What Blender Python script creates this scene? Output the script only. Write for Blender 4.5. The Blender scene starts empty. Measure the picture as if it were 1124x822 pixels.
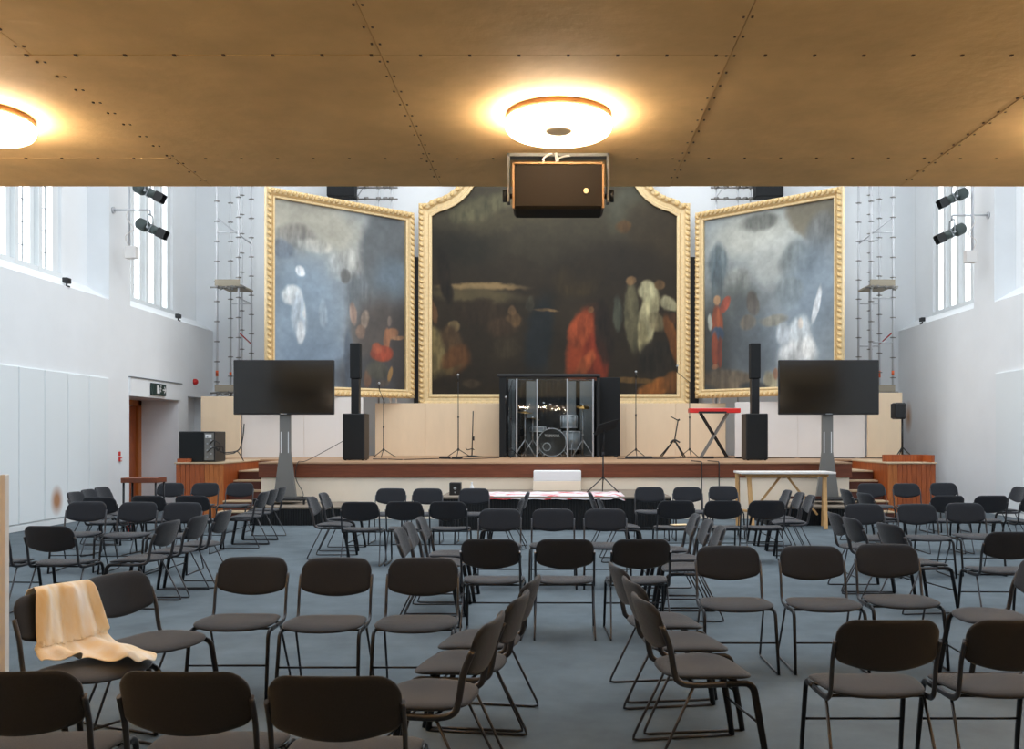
import bpy, math, random
import numpy as np
from mathutils import Vector, Matrix, Euler
random.seed(7)
PI = math.pi
SC = bpy.context.scene
COL = SC.collection

# ------------------------------------------------------------------ camera
W_IMG, H_IMG = 1124, 822
F_PX, VX, VY = 1034.0, 610.0, 479.0
cam_d = bpy.data.cameras.new('camera')
cam_d.sensor_width = 36.0
cam_d.lens = F_PX / W_IMG * 36.0
cam_d.shift_x = (W_IMG / 2 - VX) / W_IMG
cam_d.shift_y = (VY - H_IMG / 2) / W_IMG
cam_d.clip_end = 200
cam = bpy.data.objects.new('camera', cam_d)
COL.objects.link(cam)
cam.location = (0, 0, 1.6)
cam.rotation_euler = (PI / 2, 0, 0)
SC.camera = cam

# ------------------------------------------------------------------ exposure, sky, room light
SC.view_settings.view_transform = 'Standard'
SC.view_settings.look = 'None'
SC.view_settings.gamma = 1.0
SC.view_settings.use_curve_mapping = False
SC.view_settings.exposure = 0.0
WINDOW_STRENGTH = 6.0        # daylight in the frosted lights of the windows
LAMP_STRENGTH = 8.0         # warm disc lamps under the gallery
CEILING_FILL = 60.0              # added floor lamps that brighten the gallery ceiling
SC.cycles.use_denoising = True
SC.cycles.max_bounces = 7
SC.cycles.diffuse_bounces = 5
SC.cycles.glossy_bounces = 3
SC.cycles.transmission_bounces = 4
SC.cycles.transparent_max_bounces = 12
SC.cycles.caustics_reflective = False
SC.cycles.caustics_refractive = False
SC.cycles.sample_clamp_indirect = 6.0
world = bpy.data.worlds.new('overcast sky')
SC.world = world
world.use_nodes = True
bgn = world.node_tree.nodes['Background']
bgn.inputs['Color'].default_value = (0.72, 0.84, 1.0, 1)
bgn.inputs['Strength'].default_value = 1.5

def daylight(name, loc, rot, sx, sy, power, col):  # soft area light imitating daylight from above
    l = bpy.data.lights.new(name, 'AREA')
    l.shape = 'RECTANGLE'; l.size = sx; l.size_y = sy
    l.energy = power; l.color = col
    o = bpy.data.objects.new(name, l); COL.objects.link(o)
    o.location = loc; o.rotation_euler = rot
    return o
# area lights added under the closed hall roof to fill the hall
HALL_FILL_COL = (0.93, 0.965, 1.0)
for k, yy in enumerate((11.5, 16.0, 20.5)):
    daylight('hall_fill_light', (0, yy, 11.8), (0, 0, 0), 10.0, 4.0, 465, HALL_FILL_COL)

# ------------------------------------------------------------------ colours and materials
def s2l(c):
    return tuple(((x / 255.0) / 12.92 if x / 255.0 <= 0.04045 else ((x / 255.0 + 0.055) / 1.055) ** 2.4) for x in c)

def mat(name, rgb, rough=0.6, metal=0.0, var=0.0, vscale=5.0, bump=0.0, bscale=60.0, stretch=(1, 1, 1),
        rgb2=None, spec=0.5, sheen=0.0, coat=0.0):
    m = bpy.data.materials.new(name); m.use_nodes = True
    nt = m.node_tree; b = nt.nodes['Principled BSDF']
    c = s2l(rgb)
    b.inputs['Base Color'].default_value = (*c, 1)
    b.inputs['Roughness'].default_value = rough
    b.inputs['Metallic'].default_value = metal
    b.inputs['Specular IOR Level'].default_value = spec
    if sheen:
        b.inputs['Sheen Weight'].default_value = sheen
        b.inputs['Sheen Roughness'].default_value = 0.4
    if coat:
        b.inputs['Coat Weight'].default_value = coat
        b.inputs['Coat Roughness'].default_value = 0.1
    if var or bump:
        tc = nt.nodes.new('ShaderNodeTexCoord'); mp = nt.nodes.new('ShaderNodeMapping')
        mp.inputs['Scale'].default_value = stretch
        nt.links.new(tc.outputs['Object'], mp.inputs['Vector'])
    if var or rgb2:
        n = nt.nodes.new('ShaderNodeTexNoise'); n.inputs['Scale'].default_value = vscale
        n.inputs['Detail'].default_value = 6
        n.inputs['Roughness'].default_value = 0.62
        nt.links.new(mp.outputs[0], n.inputs['Vector'])
        r = nt.nodes.new('ShaderNodeValToRGB')
        c2 = s2l(rgb2) if rgb2 else tuple(min(1, x * (1 + var)) for x in c)
        c1 = c if rgb2 else tuple(x * (1 - var) for x in c)
        r.color_ramp.elements[0].position = 0.32; r.color_ramp.elements[0].color = (*c1, 1)
        r.color_ramp.elements[1].position = 0.68; r.color_ramp.elements[1].color = (*c2, 1)
        nt.links.new(n.outputs['Fac'], r.inputs['Fac'])
        nt.links.new(r.outputs['Color'], b.inputs['Base Color'])
    if bump:
        n2 = nt.nodes.new('ShaderNodeTexNoise'); n2.inputs['Scale'].default_value = bscale
        n2.inputs['Detail'].default_value = 4
        nt.links.new(mp.outputs[0], n2.inputs['Vector'])
        bu = nt.nodes.new('ShaderNodeBump'); bu.inputs['Strength'].default_value = bump
        bu.inputs['Distance'].default_value = 0.01
        nt.links.new(n2.outputs['Fac'], bu.inputs['Height'])
        nt.links.new(bu.outputs['Normal'], b.inputs['Normal'])
    return m

def emit(name, rgb, strength):
    m = bpy.data.materials.new(name); m.use_nodes = True
    nt = m.node_tree; nt.nodes.remove(nt.nodes['Principled BSDF'])
    e = nt.nodes.new('ShaderNodeEmission')
    e.inputs['Color'].default_value = (*rgb, 1); e.inputs['Strength'].default_value = strength
    nt.links.new(e.outputs[0], nt.nodes['Material Output'].inputs['Surface'])
    return m

def blotch(m, centre, radii, rgb, amount=0.8):
    """one soft-edged patch of colour at a fixed place of an existing material"""
    nt = m.node_tree; b = nt.nodes['Principled BSDF']
    tc = nt.nodes.new('ShaderNodeTexCoord'); mp = nt.nodes.new('ShaderNodeMapping'); mp.vector_type = 'TEXTURE'
    mp.inputs['Location'].default_value = centre; mp.inputs['Scale'].default_value = radii
    nt.links.new(tc.outputs['Object'], mp.inputs['Vector'])
    g = nt.nodes.new('ShaderNodeTexGradient'); g.gradient_type = 'SPHERICAL'
    nt.links.new(mp.outputs[0], g.inputs['Vector'])
    mu = nt.nodes.new('ShaderNodeMath'); mu.operation = 'MULTIPLY'; mu.inputs[1].default_value = amount * 1.6; mu.use_clamp = True
    nt.links.new(g.outputs['Fac'], mu.inputs[0])
    mx = nt.nodes.new('ShaderNodeMix'); mx.data_type = 'RGBA'
    nt.links.new(mu.outputs[0], mx.inputs[0])
    old = b.inputs['Base Color']
    if old.is_linked: nt.links.new(old.links[0].from_socket, mx.inputs[6])
    else: mx.inputs[6].default_value = old.default_value
    mx.inputs[7].default_value = (*s2l(rgb), 1)
    nt.links.new(mx.outputs[2], b.inputs['Base Color'])

M = {}
M['wall'] = mat('white painted plaster', (236, 239, 241), 0.85, var=0.02, vscale=1.2, bump=0.04, bscale=25)
M['wall_r'] = mat('white painted plaster right', (236, 239, 241), 0.85, var=0.02, vscale=1.2, bump=0.04, bscale=25)
blotch(M['wall_r'], (9.1, 24.3, 2.10), (0.4, 0.28, 0.45), (196, 160, 128), 0.7)
M['panel'] = mat('white wall panel', (232, 238, 240), 0.7)
blotch(M['panel'], (-9.07, 17.1, 0.44), (0.3, 0.24, 0.30), (176, 128, 92), 0.9)
M['carpet'] = mat('blue grey carpet', (99, 109, 115), 0.95, var=0.16, vscale=2.2, bump=0.35, bscale=260, spec=0.15)
M['board'] = mat('beige ceiling board', (232, 192, 134), 0.75, var=0.11, vscale=2.4, bump=0.25, bscale=18, stretch=(1, 1, 1))
M['gap'] = mat('dark joint', (52, 40, 30), 0.9)
M['glazing'] = emit('daylit leaded glass', (0.93, 0.97, 1.0), WINDOW_STRENGTH)
M['stone'] = mat('white window stone', (226, 230, 231), 0.8)
M['lead'] = mat('grey window lead', (110, 114, 118), 0.5)
M['fabric'] = mat('charcoal chair fabric', (40, 42, 47), 0.9, var=0.12, vscale=160, bump=0.25, bscale=700, sheen=0.25, spec=0.3)
M['tube'] = mat('black chair tube', (34, 35, 38), 0.32, 0.55)
M['rod'] = mat('dark chrome rod', (78, 78, 81), 0.30, 0.8)
M['nosing'] = mat('dark red brown timber', (116, 60, 36), 0.45, var=0.25, vscale=4, stretch=(0.6, 8, 8))
M['stagefloor'] = mat('pale worn stage boards', (176, 140, 108), 0.5, var=0.12, vscale=3, stretch=(0.5, 6, 1))
M['cream'] = mat('cream painted board', (248, 232, 210), 0.75, var=0.03, vscale=1.5)
M['ply'] = mat('pale plywood', (236, 212, 180), 0.7, var=0.03, vscale=1.5, stretch=(3, 3, 0.8))
M['whiteboard'] = mat('off white board', (226, 222, 218), 0.75, var=0.02, vscale=1)
M['timber'] = mat('orange brown varnished planks', (184, 96, 44), 0.42, rgb2=(140, 64, 28), var=.1, vscale=5, stretch=(9, 9, 0.7))
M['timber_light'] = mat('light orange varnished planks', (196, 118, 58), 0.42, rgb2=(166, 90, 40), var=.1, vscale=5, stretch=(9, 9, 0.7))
M['riser_wood'] = mat('dark brown stair riser', (84, 38, 24), 0.5)
M['tread'] = mat('pale tread nosing', (196, 172, 140), 0.6)
M['skirt'] = mat('black stage skirt', (20, 22, 24), 0.9)
M['greycarpet'] = mat('grey brown platform top', (128, 116, 102), 0.9, var=.05)
M['black'] = mat('black plastic', (22, 23, 25), 0.45)
M['blackcloth'] = mat('black speaker cloth', (15, 19, 22), 0.85, bump=.2, bscale=400)
M['screen'] = mat('dark glossy screen', (14, 13, 12), 0.12, coat=.4)
M['tvmetal'] = mat('grey steel column', (124, 122, 118), 0.5, 0.15)
M['gold'] = mat('pale gilt', (232, 204, 154), 0.45, 0.2, var=0.1, vscale=14)
M['gold_dark'] = mat('deep gilt rope', (222, 188, 130), 0.42, 0.25, var=0.15, vscale=30)
M['steel'] = mat('galvanised scaffold tube', (206, 208, 212), 0.45, 0.3)
M['clampm'] = mat('dull scaffold clamp', (132, 130, 126), 0.6, 0.3)
M['orange'] = mat('orange tape', (240, 110, 60), 0.6)
M['planks'] = mat('scaffold boards', (168, 158, 140), 0.8)
M['red'] = mat('red plastic', (206, 40, 36), 0.4)
M['redkeys'] = mat('red keyboard case', (214, 44, 38), 0.4)
M['white'] = mat('white plastic', (235, 235, 235), 0.5)
M['chrome'] = mat('polished chrome', (226, 228, 232), 0.35, 0.6)
M['softsilver'] = mat('satin aluminium', (170, 174, 178), 0.35, 0.7)
M['birch'] = mat('light birch timber', (205, 160, 104), 0.55, var=0.1, vscale=6, stretch=(5, 5, 1))
M['tabletop'] = mat('white table top', (228, 222, 216), 0.45)
M['cloth'] = mat('cream and yellow wool', (236, 212, 164), 0.9, rgb2=(246, 240, 234), var=.1, vscale=3, bump=.3, bscale=160, sheen=.3, stretch=(5, 1.2, 1.2))
M['speaker_case'] = mat('bronze grey loudspeaker case', (40, 34, 27), 0.8, spec=.2)
M['drumshell'] = mat('silver grey drum shell', (178, 184, 188), 0.3, 0.2)
M['drumhead'] = mat('black drum head', (36, 38, 38), 0.4)
M['cymbal'] = mat('bronze cymbal', (150, 120, 70), 0.3, 0.9)
M['signgreen'] = mat('dark green sign', (26, 48, 42), 0.4)
M['lampbase'] = mat('brown brass lamp base', (150, 112, 70), 0.5, 0.3)
M['paper'] = mat('cream paper', (236, 206, 160), 0.8)

def acrylic():
    m = bpy.data.materials.new('clear acrylic'); m.use_nodes = True
    nt = m.node_tree; nt.nodes.remove(nt.nodes['Principled BSDF'])
    t = nt.nodes.new('ShaderNodeBsdfTransparent'); t.inputs[0].default_value = (.93, .96, .97, 1)
    g = nt.nodes.new('ShaderNodeBsdfGlossy'); g.inputs['Roughness'].default_value = 0.03
    fr = nt.nodes.new('ShaderNodeFresnel'); fr.inputs[0].default_value = 1.49
    mx = nt.nodes.new('ShaderNodeMixShader')
    nt.links.new(fr.outputs[0], mx.inputs[0]); nt.links.new(t.outputs[0], mx.inputs[1]); nt.links.new(g.outputs[0], mx.inputs[2])
    nt.links.new(mx.outputs[0], nt.nodes['Material Output'].inputs['Surface'])
    return m
M['acrylic'] = acrylic()

# ------------------------------------------------------------------ mesh builder
class MB:
    def __init__(s): s.v = []; s.f = []; s.sm = []
    def add(s, vs, fs, smooth=False, mx=None):
        o = len(s.v)
        if mx is not None: vs = [tuple(mx @ Vector(p)) for p in vs]
        s.v += [tuple(p) for p in vs]
        for f in fs: s.f.append(tuple(i + o for i in f)); s.sm.append(smooth)
        return s
    def box(s, x0, x1, y0, y1, z0, z1, mx=None):
        vs = [(x0,y0,z0),(x1,y0,z0),(x1,y1,z0),(x0,y1,z0),(x0,y0,z1),(x1,y0,z1),(x1,y1,z1),(x0,y1,z1)]
        return s.add(vs, [(0,3,2,1),(4,5,6,7),(0,1,5,4),(1,2,6,5),(2,3,7,6),(3,0,4,7)], False, mx)
    def bbox(s, x0, x1, y0, y1, z0, z1, b=0.01, mx=None):
        """box with chamfered edges"""
        if x0 > x1: x0, x1 = x1, x0
        if y0 > y1: y0, y1 = y1, y0
        b = min(b, (x1-x0)*.45, (y1-y0)*.45, (z1-z0)*.45)
        vs = []; 
        for sx in (0,1):
            for sy in (0,1):
                for sz in (0,1):
                    X = (x0,x1)[sx]; Y = (y0,y1)[sy]; Z = (z0,z1)[sz]
                    ix = b if sx == 0 else -b; iy = b if sy == 0 else -b; iz = b if sz == 0 else -b
                    vs += [(X, Y+iy, Z+iz), (X+ix, Y, Z+iz), (X+ix, Y+iy, Z)]
        def i(sx, sy, sz, k): return (sx*4+sy*2+sz)*3+k
        fs = []
        for a in (0,1):
            q = [i(a,0,0,0), i(a,1,0,0), i(a,1,1,0), i(a,0,1,0)]; fs.append(q if a else q[::-1])
            q = [i(0,a,0,1), i(1,a,0,1), i(1,a,1,1), i(0,a,1,1)]; fs.append(q[::-1] if a else q)
            q = [i(0,0,a,2), i(1,0,a,2), i(1,1,a,2), i(0,1,a,2)]; fs.append(q if a else q[::-1])
        for a in (0,1):
            for c in (0,1):
                fs.append([i(0,a,c,1), i(1,a,c,1), i(1,a,c,2), i(0,a,c,2)])
                fs.append([i(a,0,c,0), i(a,1,c,0), i(a,1,c,2), i(a,0,c,2)])
                fs.append([i(a,c,0,0), i(a,c,1,0), i(a,c,1,1), i(a,c,0,1)])
                for d in (0,1): fs.append([i(a,c,d,0), i(a,c,d,1), i(a,c,d,2)])
        fs = list({tuple(sorted(f)): tuple(f) for f in fs}.values())
        return s.add(vs, fs, False, mx)
    def cyl(s, p0, p1, r0, r1=None, n=12, caps=True, smooth=True):
        if r1 is None: r1 = r0
        p0 = Vector(p0); p1 = Vector(p1); d = (p1-p0)
        if d.length < 1e-7: return s
        q = d.to_track_quat('Z', 'Y').to_matrix()
        vs = []
        for p, r in ((p0,r0),(p1,r1)):
            for k in range(n):
                a = 2*PI*k/n; vs.append(p + q @ Vector((r*math.cos(a), r*math.sin(a), 0)))
        s.add(vs, [(k,(k+1)%n,n+(k+1)%n,n+k) for k in range(n)], smooth)
        if caps: s.add(vs, [tuple(range(n-1,-1,-1)), tuple(range(n,2*n))])
        return s
    def tube(s, pts, r, n=8, flat=1.0, up=(1,0,0), closed=False):
        """swept tube; flat scales the section across 'up'"""
        P = [Vector(p) for p in pts]; N = len(P); up = Vector(up); vs = []
        for i, p in enumerate(P):
            if closed: t = P[(i+1)%N]-P[i-1]
            else: t = P[min(i+1,N-1)]-P[max(i-1,0)]
            t.normalize()
            a = up - t*up.dot(t)
            if a.length < 1e-3: a = Vector((0,0,1)) - t*t.z
            if a.length < 1e-3: a = Vector((0,1,0)) - t*t.y
            a.normalize(); b = t.cross(a)
            rr = r[i] if isinstance(r, (list,tuple)) else r
            for k in range(n):
                th = 2*PI*k/n
                vs.append(p + a*(rr*flat*math.cos(th)) + b*(rr*math.sin(th)))
        fs = []
        for i in range(N if closed else N-1):
            j = (i+1)%N
            for k in range(n): fs.append((i*n+k, i*n+(k+1)%n, j*n+(k+1)%n, j*n+k))
        s.add(vs, fs, True)
        if not closed: s.add(vs, [tuple(range(n-1,-1,-1)), tuple(range((N-1)*n, N*n))])
        return s
    def sph(s, c, r, n=10, sc=(1,1,1)):
        vs = [(c[0],c[1],c[2]+r*sc[2])]; m = max(4, n//2+1)
        for i in range(1,m):
            ph = PI*i/m
            for k in range(n):
                a = 2*PI*k/n
                vs.append((c[0]+r*sc[0]*math.sin(ph)*math.cos(a), c[1]+r*sc[1]*math.sin(ph)*math.sin(a), c[2]+r*sc[2]*math.cos(ph)))
        vs.append((c[0],c[1],c[2]-r*sc[2])); L = len(vs)-1
        fs = [(0,1+k,1+(k+1)%n) for k in range(n)]
        for i in range(m-2):
            for k in range(n): fs.append((1+i*n+k, 1+(i+1)*n+k, 1+(i+1)*n+(k+1)%n, 1+i*n+(k+1)%n))
        fs += [(L, 1+(m-2)*n+(k+1)%n, 1+(m-2)*n+k) for k in range(n)]
        return s.add(vs, fs, True)
    def lathe(s, prof, c=(0,0,0), n=32, axis='Z', smooth=True, caps=True):
        vs = []; fs = []
        for r, z in prof:
            for k in range(n):
                a = 2*PI*k/n; x, y = r*math.cos(a), r*math.sin(a)
                if axis == 'Z': vs.append((c[0]+x, c[1]+y, c[2]+z))
                elif axis == 'Y': vs.append((c[0]+x, c[1]+z, c[2]+y))
                else: vs.append((c[0]+z, c[1]+x, c[2]+y))
        for i in range(len(prof)-1):
            for k in range(n): fs.append((i*n+k, i*n+(k+1)%n, (i+1)*n+(k+1)%n, (i+1)*n+k))
        s.add(vs, fs, smooth)
        for i in (0, len(prof)-1):
            if caps and prof[i][0] > 1e-4: s.add(vs[i*n:(i+1)*n], [tuple(range(n))])
        return s
    def prism(s, out, y0, y1, mx=None):
        """outline in XZ extruded along Y"""
        n = len(out)
        vs = [(x,y0,z) for x,z in out]+[(x,y1,z) for x,z in out]
        fs = [(k,(k+1)%n,n+(k+1)%n,n+k) for k in range(n)] + [tuple(range(n-1,-1,-1)), tuple(range(n,2*n))]
        return s.add(vs, fs, False, mx)
    def build(s, name, m=None, parent=None, fix=True):
        me = bpy.data.meshes.new(name); me.from_pydata(s.v, [], s.f)
        me.polygons.foreach_set('use_smooth', s.sm)
        if m: me.materials.append(m)
        if fix:
            import bmesh
            bm = bmesh.new(); bm.from_mesh(me)
            bmesh.ops.remove_doubles(bm, verts=bm.verts, dist=1e-5)
            bmesh.ops.recalc_face_normals(bm, faces=bm.faces)
            bm.to_mesh(me); bm.free()
        me.update()
        o = bpy.data.objects.new(name, me); COL.objects.link(o)
        if parent: o.parent = parent
        return o

def tag(o, label=None, cat=None, group=None, kind=None):
    if label: o['label'] = label
    if cat: o['category'] = cat
    if group: o['group'] = group
    if kind: o['kind'] = kind
    return o
def thing(name, label, cat, loc=(0,0,0), rz=0.0, group=None):
    o = bpy.data.objects.new(name, None); COL.objects.link(o)
    o.empty_display_size = 0.1
    o.location = loc; o.rotation_euler = (0,0,rz)
    return tag(o, label, cat, group)
def struct(name, mb, m, parent=None):
    o = mb.build(name, m, parent)
    if not parent: o['kind'] = 'structure'
    return o
def copy_thing(root, loc, rz, label, group=None):
    r = root.copy(); COL.objects.link(r); r.location = loc; r.rotation_euler = (0,0,rz)
    r['label'] = label
    if group: r['group'] = group
    for ch in list(root.children):
        c = ch.copy(); COL.objects.link(c); c.parent = r
        for g in list(ch.children):
            d = g.copy(); COL.objects.link(d); d.parent = c
    return r
def arc(c, r, a0, a1, n, plane='YZ', x=0.0):
    out = []
    for i in range(n+1):
        a = math.radians(a0+(a1-a0)*i/n)
        u, w = c[0]+r*math.cos(a), c[1]+r*math.sin(a)
        out.append((x,u,w) if plane == 'YZ' else (u,x,w) if plane == 'XZ' else (u,w,x))
    return out
def spline(pts, n=8):
    """Catmull-Rom through the points"""
    P = [Vector(p) for p in pts]; P = [2*P[0]-P[1]]+P+[2*P[-1]-P[-2]]; out = []
    for i in range(1, len(P)-2):
        for k in range(n):
            t = k/n; a,b,c,d = P[i-1],P[i],P[i+1],P[i+2]
            out.append(0.5*((2*b)+(c-a)*t+(2*a-5*b+4*c-d)*t*t+(3*b-a-3*c+d)*t**3))
    out.append(P[-2]); return out

# ------------------------------------------------------------------ the hall
HX, UX, BY = 9.1, 9.55, 25.0          # lower wall face, recessed upper wall face, back wall
SILL = 4.39
struct('floor', MB().box(-10.6, 10.6, -6, 25.4, -0.12, 0), M['carpet'])
struct('wall_back', MB().box(-10.0, 10.0, BY, BY+0.3, 0, 12.0), M['wall'])
struct('wall_rear', MB().box(-9.4, 9.4, -6.3, -6.0, 0, 4.4), M['wall'])
hall_roof = struct('ceiling_2', MB().box(-10.0, 10.0, 4.6, 25.3, 12.0, 12.2), M['wall'])
OP1, OP2 = (20.1, 22.7, 2.47), (23.3, 24.75, 2.6)

def side_wall(sx, shift, name, mt):
    m = MB()
    def bx(xa, xb, y0, y1, z0, z1):
        a, b = sorted((sx*xa, sx*xb)); m.box(a, b, y0, y1, z0, z1)
    if sx < 0:
        ys = [(-6, OP1[0], 0), (OP1[0], OP1[1], OP1[2]), (OP1[1], OP2[0], 0), (OP2[0], OP2[1], OP2[2]), (OP2[1], BY, 0)]
    else:
        ys = [(-6, BY, 0)]
    for y0, y1, z0 in ys: bx(HX, UX+0.2, y0, y1, z0, SILL)
    # sloping sill between the piers, piers, upper wall with window openings
    piers = [(p+shift, p+0.95+shift) for p in (19.2, 13.9, 8.6, 3.3)]
    for a, b in piers: bx(HX, UX+0.2, a, b, SILL, 12)
    zs = 4.66
    x1, x2 = sx*HX, sx*UX
    m.add([(x1,4.25,SILL),(x1,BY,SILL),(x2,BY,zs),(x2,4.25,zs)], [(0,1,2,3)])
    wins = [(p+1.2+shift, p+4.3+shift) for p in (19.2, 13.9, 8.6, 3.3)]
    bx(UX, UX+0.3, 3.0, BY, SILL, 4.66)
    bx(UX, UX+0.3, 3.0, BY, 10.6, 12)
    edges = [3.0] + [e for w in sorted(wins) for e in w] + [BY]
    for i in range(0, len(edges), 2): bx(UX, UX+0.3, edges[i], edges[i+1], 4.66, 10.6)
    bx(UX, UX+0.3, -6, 3.0, SILL, 4.5)
    struct(name, m, mt)
    return wins
WL = side_wall(-1, 0.0, 'wall_left', M['wall'])
WR = side_wall(1, 0.35, 'wall_right', M['wall_r'])

wn = 0
for sx, wins in ((-1, WL), (1, WR)):
    for (a, b) in wins:
        wn += 1
        root = bpy.data.objects.new('window_%d' % wn, None); COL.objects.link(root); root['kind'] = 'structure'
        st = MB(); gl = MB(); ld = MB()
        def bx(mb, xa, xb, y0, y1, z0, z1):
            p, q = sorted((sx*xa, sx*xb)); mb.box(p, q, y0, y1, z0, z1)
        c = (a+b)/2; n = 4; pitch = 0.765; hw = 0.19
        cs = [c+(k-1.5)*pitch for k in range(n)]
        e = [a] + [v for q in cs for v in (q-hw, q+hw)] + [b]
        for i in range(0, len(e), 2):
            # mullions with splayed sides: three stepped orders
            bx(st, UX+0.06, UX+0.3, e[i], e[i+1], 4.66, 10.6)
            if i not in (0, len(e)-2):
                mid = (e[i]+e[i+1])/2
                bx(st, UX-0.03, UX+0.06, mid-0.06, mid+0.06, 4.66, 10.6)
        bx(st, UX-0.02, UX+0.25, a, b, 4.60, 4.74)
        for q in cs:
            bx(gl, UX+0.22, UX+0.23, q-hw, q+hw, 4.7, 10.6)
            z = 5.1
            while z < 10.5:
                bx(ld, UX+0.19, UX+0.21, q-hw, q+hw, z-0.009, z+0.009); z += 0.42
            for yy in (q-hw+0.015, q, q+hw-0.015): bx(ld, UX+0.195, UX+0.21, yy-0.006, yy+0.006, 4.7, 10.6)
        st.build('window_frame', M['stone'], root); gl.build('window_pane', M['glazing'], root); ld.build('window_bars', M['lead'], root)

# deep doorway and shallow niche in the left wall
door = MB()
door.box(-10.6, -10.5, 19.7, 23.0, 0, 2.7); door.box(-10.6, -9.752, OP1[0]-0.2, OP1[0], 0, 2.7)
door.box(-10.6, -9.752, OP1[1], OP1[1]+0.2, 0, 2.7); door.box(-10.6, -9.752, OP1[0]-0.2, OP1[1]+0.2, OP1[2], OP1[2]+0.1)
struct('wall_doorway', door, M['wall'])
ni = MB(); ni.box(-9.6, -9.5, OP2[0], OP2[1], 0, 2.7)
struct('wall_niche', ni, M['wall'])
dr = bpy.data.objects.new('door_1', None); COL.objects.link(dr); dr['kind'] = 'structure'
fr = MB()
fr.box(-10.12, -9.98, OP1[0]+0.0, OP1[0]+0.14, 0, 2.45); fr.box(-10.12, -9.98, OP1[1]-0.16, OP1[1]-0.0, 0, 2.45)
fr.box(-10.12, -9.98, OP1[0], OP1[1], 2.33, 2.46); fr.box(-10.12, -9.98, 21.33, 21.47, 0, 2.34)
fr.build('door_frame', M['timber_light'], dr)
for y0, y1, hy in ((OP1[0]+0.14, 21.33, 21.2), (21.47, OP1[1]-0.16, 21.6)):
    lf = MB().box(-10.09, -10.04, y0+0.01, y1-0.01, 0.01, 2.32).build('door_leaf', M['timber'], dr)
    MB().cyl((-10.04, hy, 1.05), (-9.98, hy, 1.05), 0.012).cyl((-9.98, hy-0.06, 1.05), (-9.98, hy+0.06, 1.05), 0.012).build('door_handle', M['chrome'], lf)
fa = MB(); fa.box(-9.13, -9.06, OP1[0]-0.02, OP1[1]+0.1, OP1[2], 2.86); struct('trim_1', fa, M['wall'])
struct('trim_2', MB().box(-9.14, -9.04, OP1[0]-0.03, OP1[1]+0.12, 2.86, 2.885), M['lead'])

# white wall panels along the lower walls
k = 3
for y0 in (10.3, 11.1, 11.9, 12.7, 13.5, 14.3, 15.1, 15.9, 16.7, 17.5, 18.3):
    struct('trim_%d' % k, MB().bbox(-9.1, -9.055, y0+0.012, y0+0.788, 0.12, 2.78, 0.008), M['panel']); k += 1
for y0 in (12.1, 12.95, 13.8, 14.65, 15.5, 16.35, 17.2, 18.2):
    struct('trim_%d' % k, MB().bbox(9.05, 9.1, y0+0.012, y0+0.84+(0.35 if y0 > 18 else 0), 0.12, 2.9, 0.008), M['panel']); k += 1
for nm, xa, xb, y0, y1 in (('baseboard_left', -9.1, -9.05, -6, OP1[0]), ('baseboard_right', 9.05, 9.1, -6, BY)):
    struct(nm, MB().box(xa, xb, y0, y1, 0, 0.1), M['stone'])

# gallery above the camera: boarded underside, screws, parapet
GY, GZ = 5.02, 2.93
struct('ceiling', MB().box(-9.1, 9.1, -6.2, GY, GZ+0.018, GZ+0.35), M['gap'])
bd = MB()
xs = [-9.1] + [-0.61-1.22*k for k in range(6, -1, -1)] + [0.61+1.22*k for k in range(7)] + [9.1]
xs = sorted(set(round(min(9.1, max(-9.1, x)), 3) for x in xs))
ysb = [GY, 4.51] + [3.29-1.22*k for k in range(8)]
ysb = [y for y in ysb if y > -6.0] + [-6.0]
rng = random.Random(3)
for i in range(len(xs)-1):
    for j in range(len(ysb)-1):
        d = rng.uniform(0, 0.003)
        bd.box(xs[i]+0.0012, xs[i+1]-0.0012, ysb[j+1]+0.0008, ysb[j]-0.0008, GZ+d, GZ+0.018)
bo = struct('ceiling_1', bd, M['board'])
sw = MB()
for x in xs[1:-1]:
    y = 0.4
    while y < GY-0.05:
        for s_ in (-0.014, 0.014): sw.box(x+s_-0.0035, x+s_+0.0035, y-0.005, y+0.005, GZ-0.0015, GZ+0.004)
        y += 0.14+rng.uniform(-.02, .02)
for yj in (4.51, 3.29, 2.07):
    x = -8.9
    while x < 9:
        sw.box(x-0.005, x+0.005, yj-0.007, yj+0.007, GZ-0.0015, GZ+0.004); x += 0.172
so = sw.build('screws', mat('brown screw heads', (92, 64, 42), .6), bo); so['kind'] = 'stuff'
struct('wall_gallery', MB().box(-9.1, 9.1, GY-0.12, GY, GZ+0.018, 4.05), M['board'])
# ------------------------------------------------------------------ stage
SY, SZ = 18.25, 1.10
st = thing('stage', 'raised stage with dark red-brown timber edge and cream front panels', 'stage', (0, SY, 0))
MB().box(-5.72, 5.70, 0.05, 6.65, 0.0, SZ-0.30).build('stage_front', M['cream'], st)
MB().bbox(-5.76, 5.74, 0.0, 0.12, SZ-0.29, SZ-0.03, 0.006).build('stage_edge', M['nosing'], st)
m = MB(); m.box(-5.76, 5.74, -0.02, 6.65, SZ-0.03, SZ)
m.box(-7.34, -5.76, 2.2, 6.65, SZ-0.03, SZ); m.box(5.74, 7.34, 2.2, 6.65, SZ-0.03, SZ); m.box(-8.3, -7.34, 3.5, 6.65, SZ-0.03, SZ); m.box(7.34, 8.3, 3.5, 6.65, SZ-0.03, SZ)
m.build('stage_top', M['stagefloor'], st)
m = MB(); m.box(-5.76, 5.74, 0.12, 6.65, SZ-0.30, SZ-0.03); m.box(-7.34, -5.76, 2.25, 6.65, 0, SZ-0.03); m.box(5.74, 7.34, 2.25, 6.65, 0, SZ-0.03); m.box(-8.3, -7.34, 3.55, 6.65, 0, SZ-0.03); m.box(7.34, 8.3, 3.55, 6.65, 0, SZ-0.03)
m.build('stage_body', M['nosing'], st)

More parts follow.
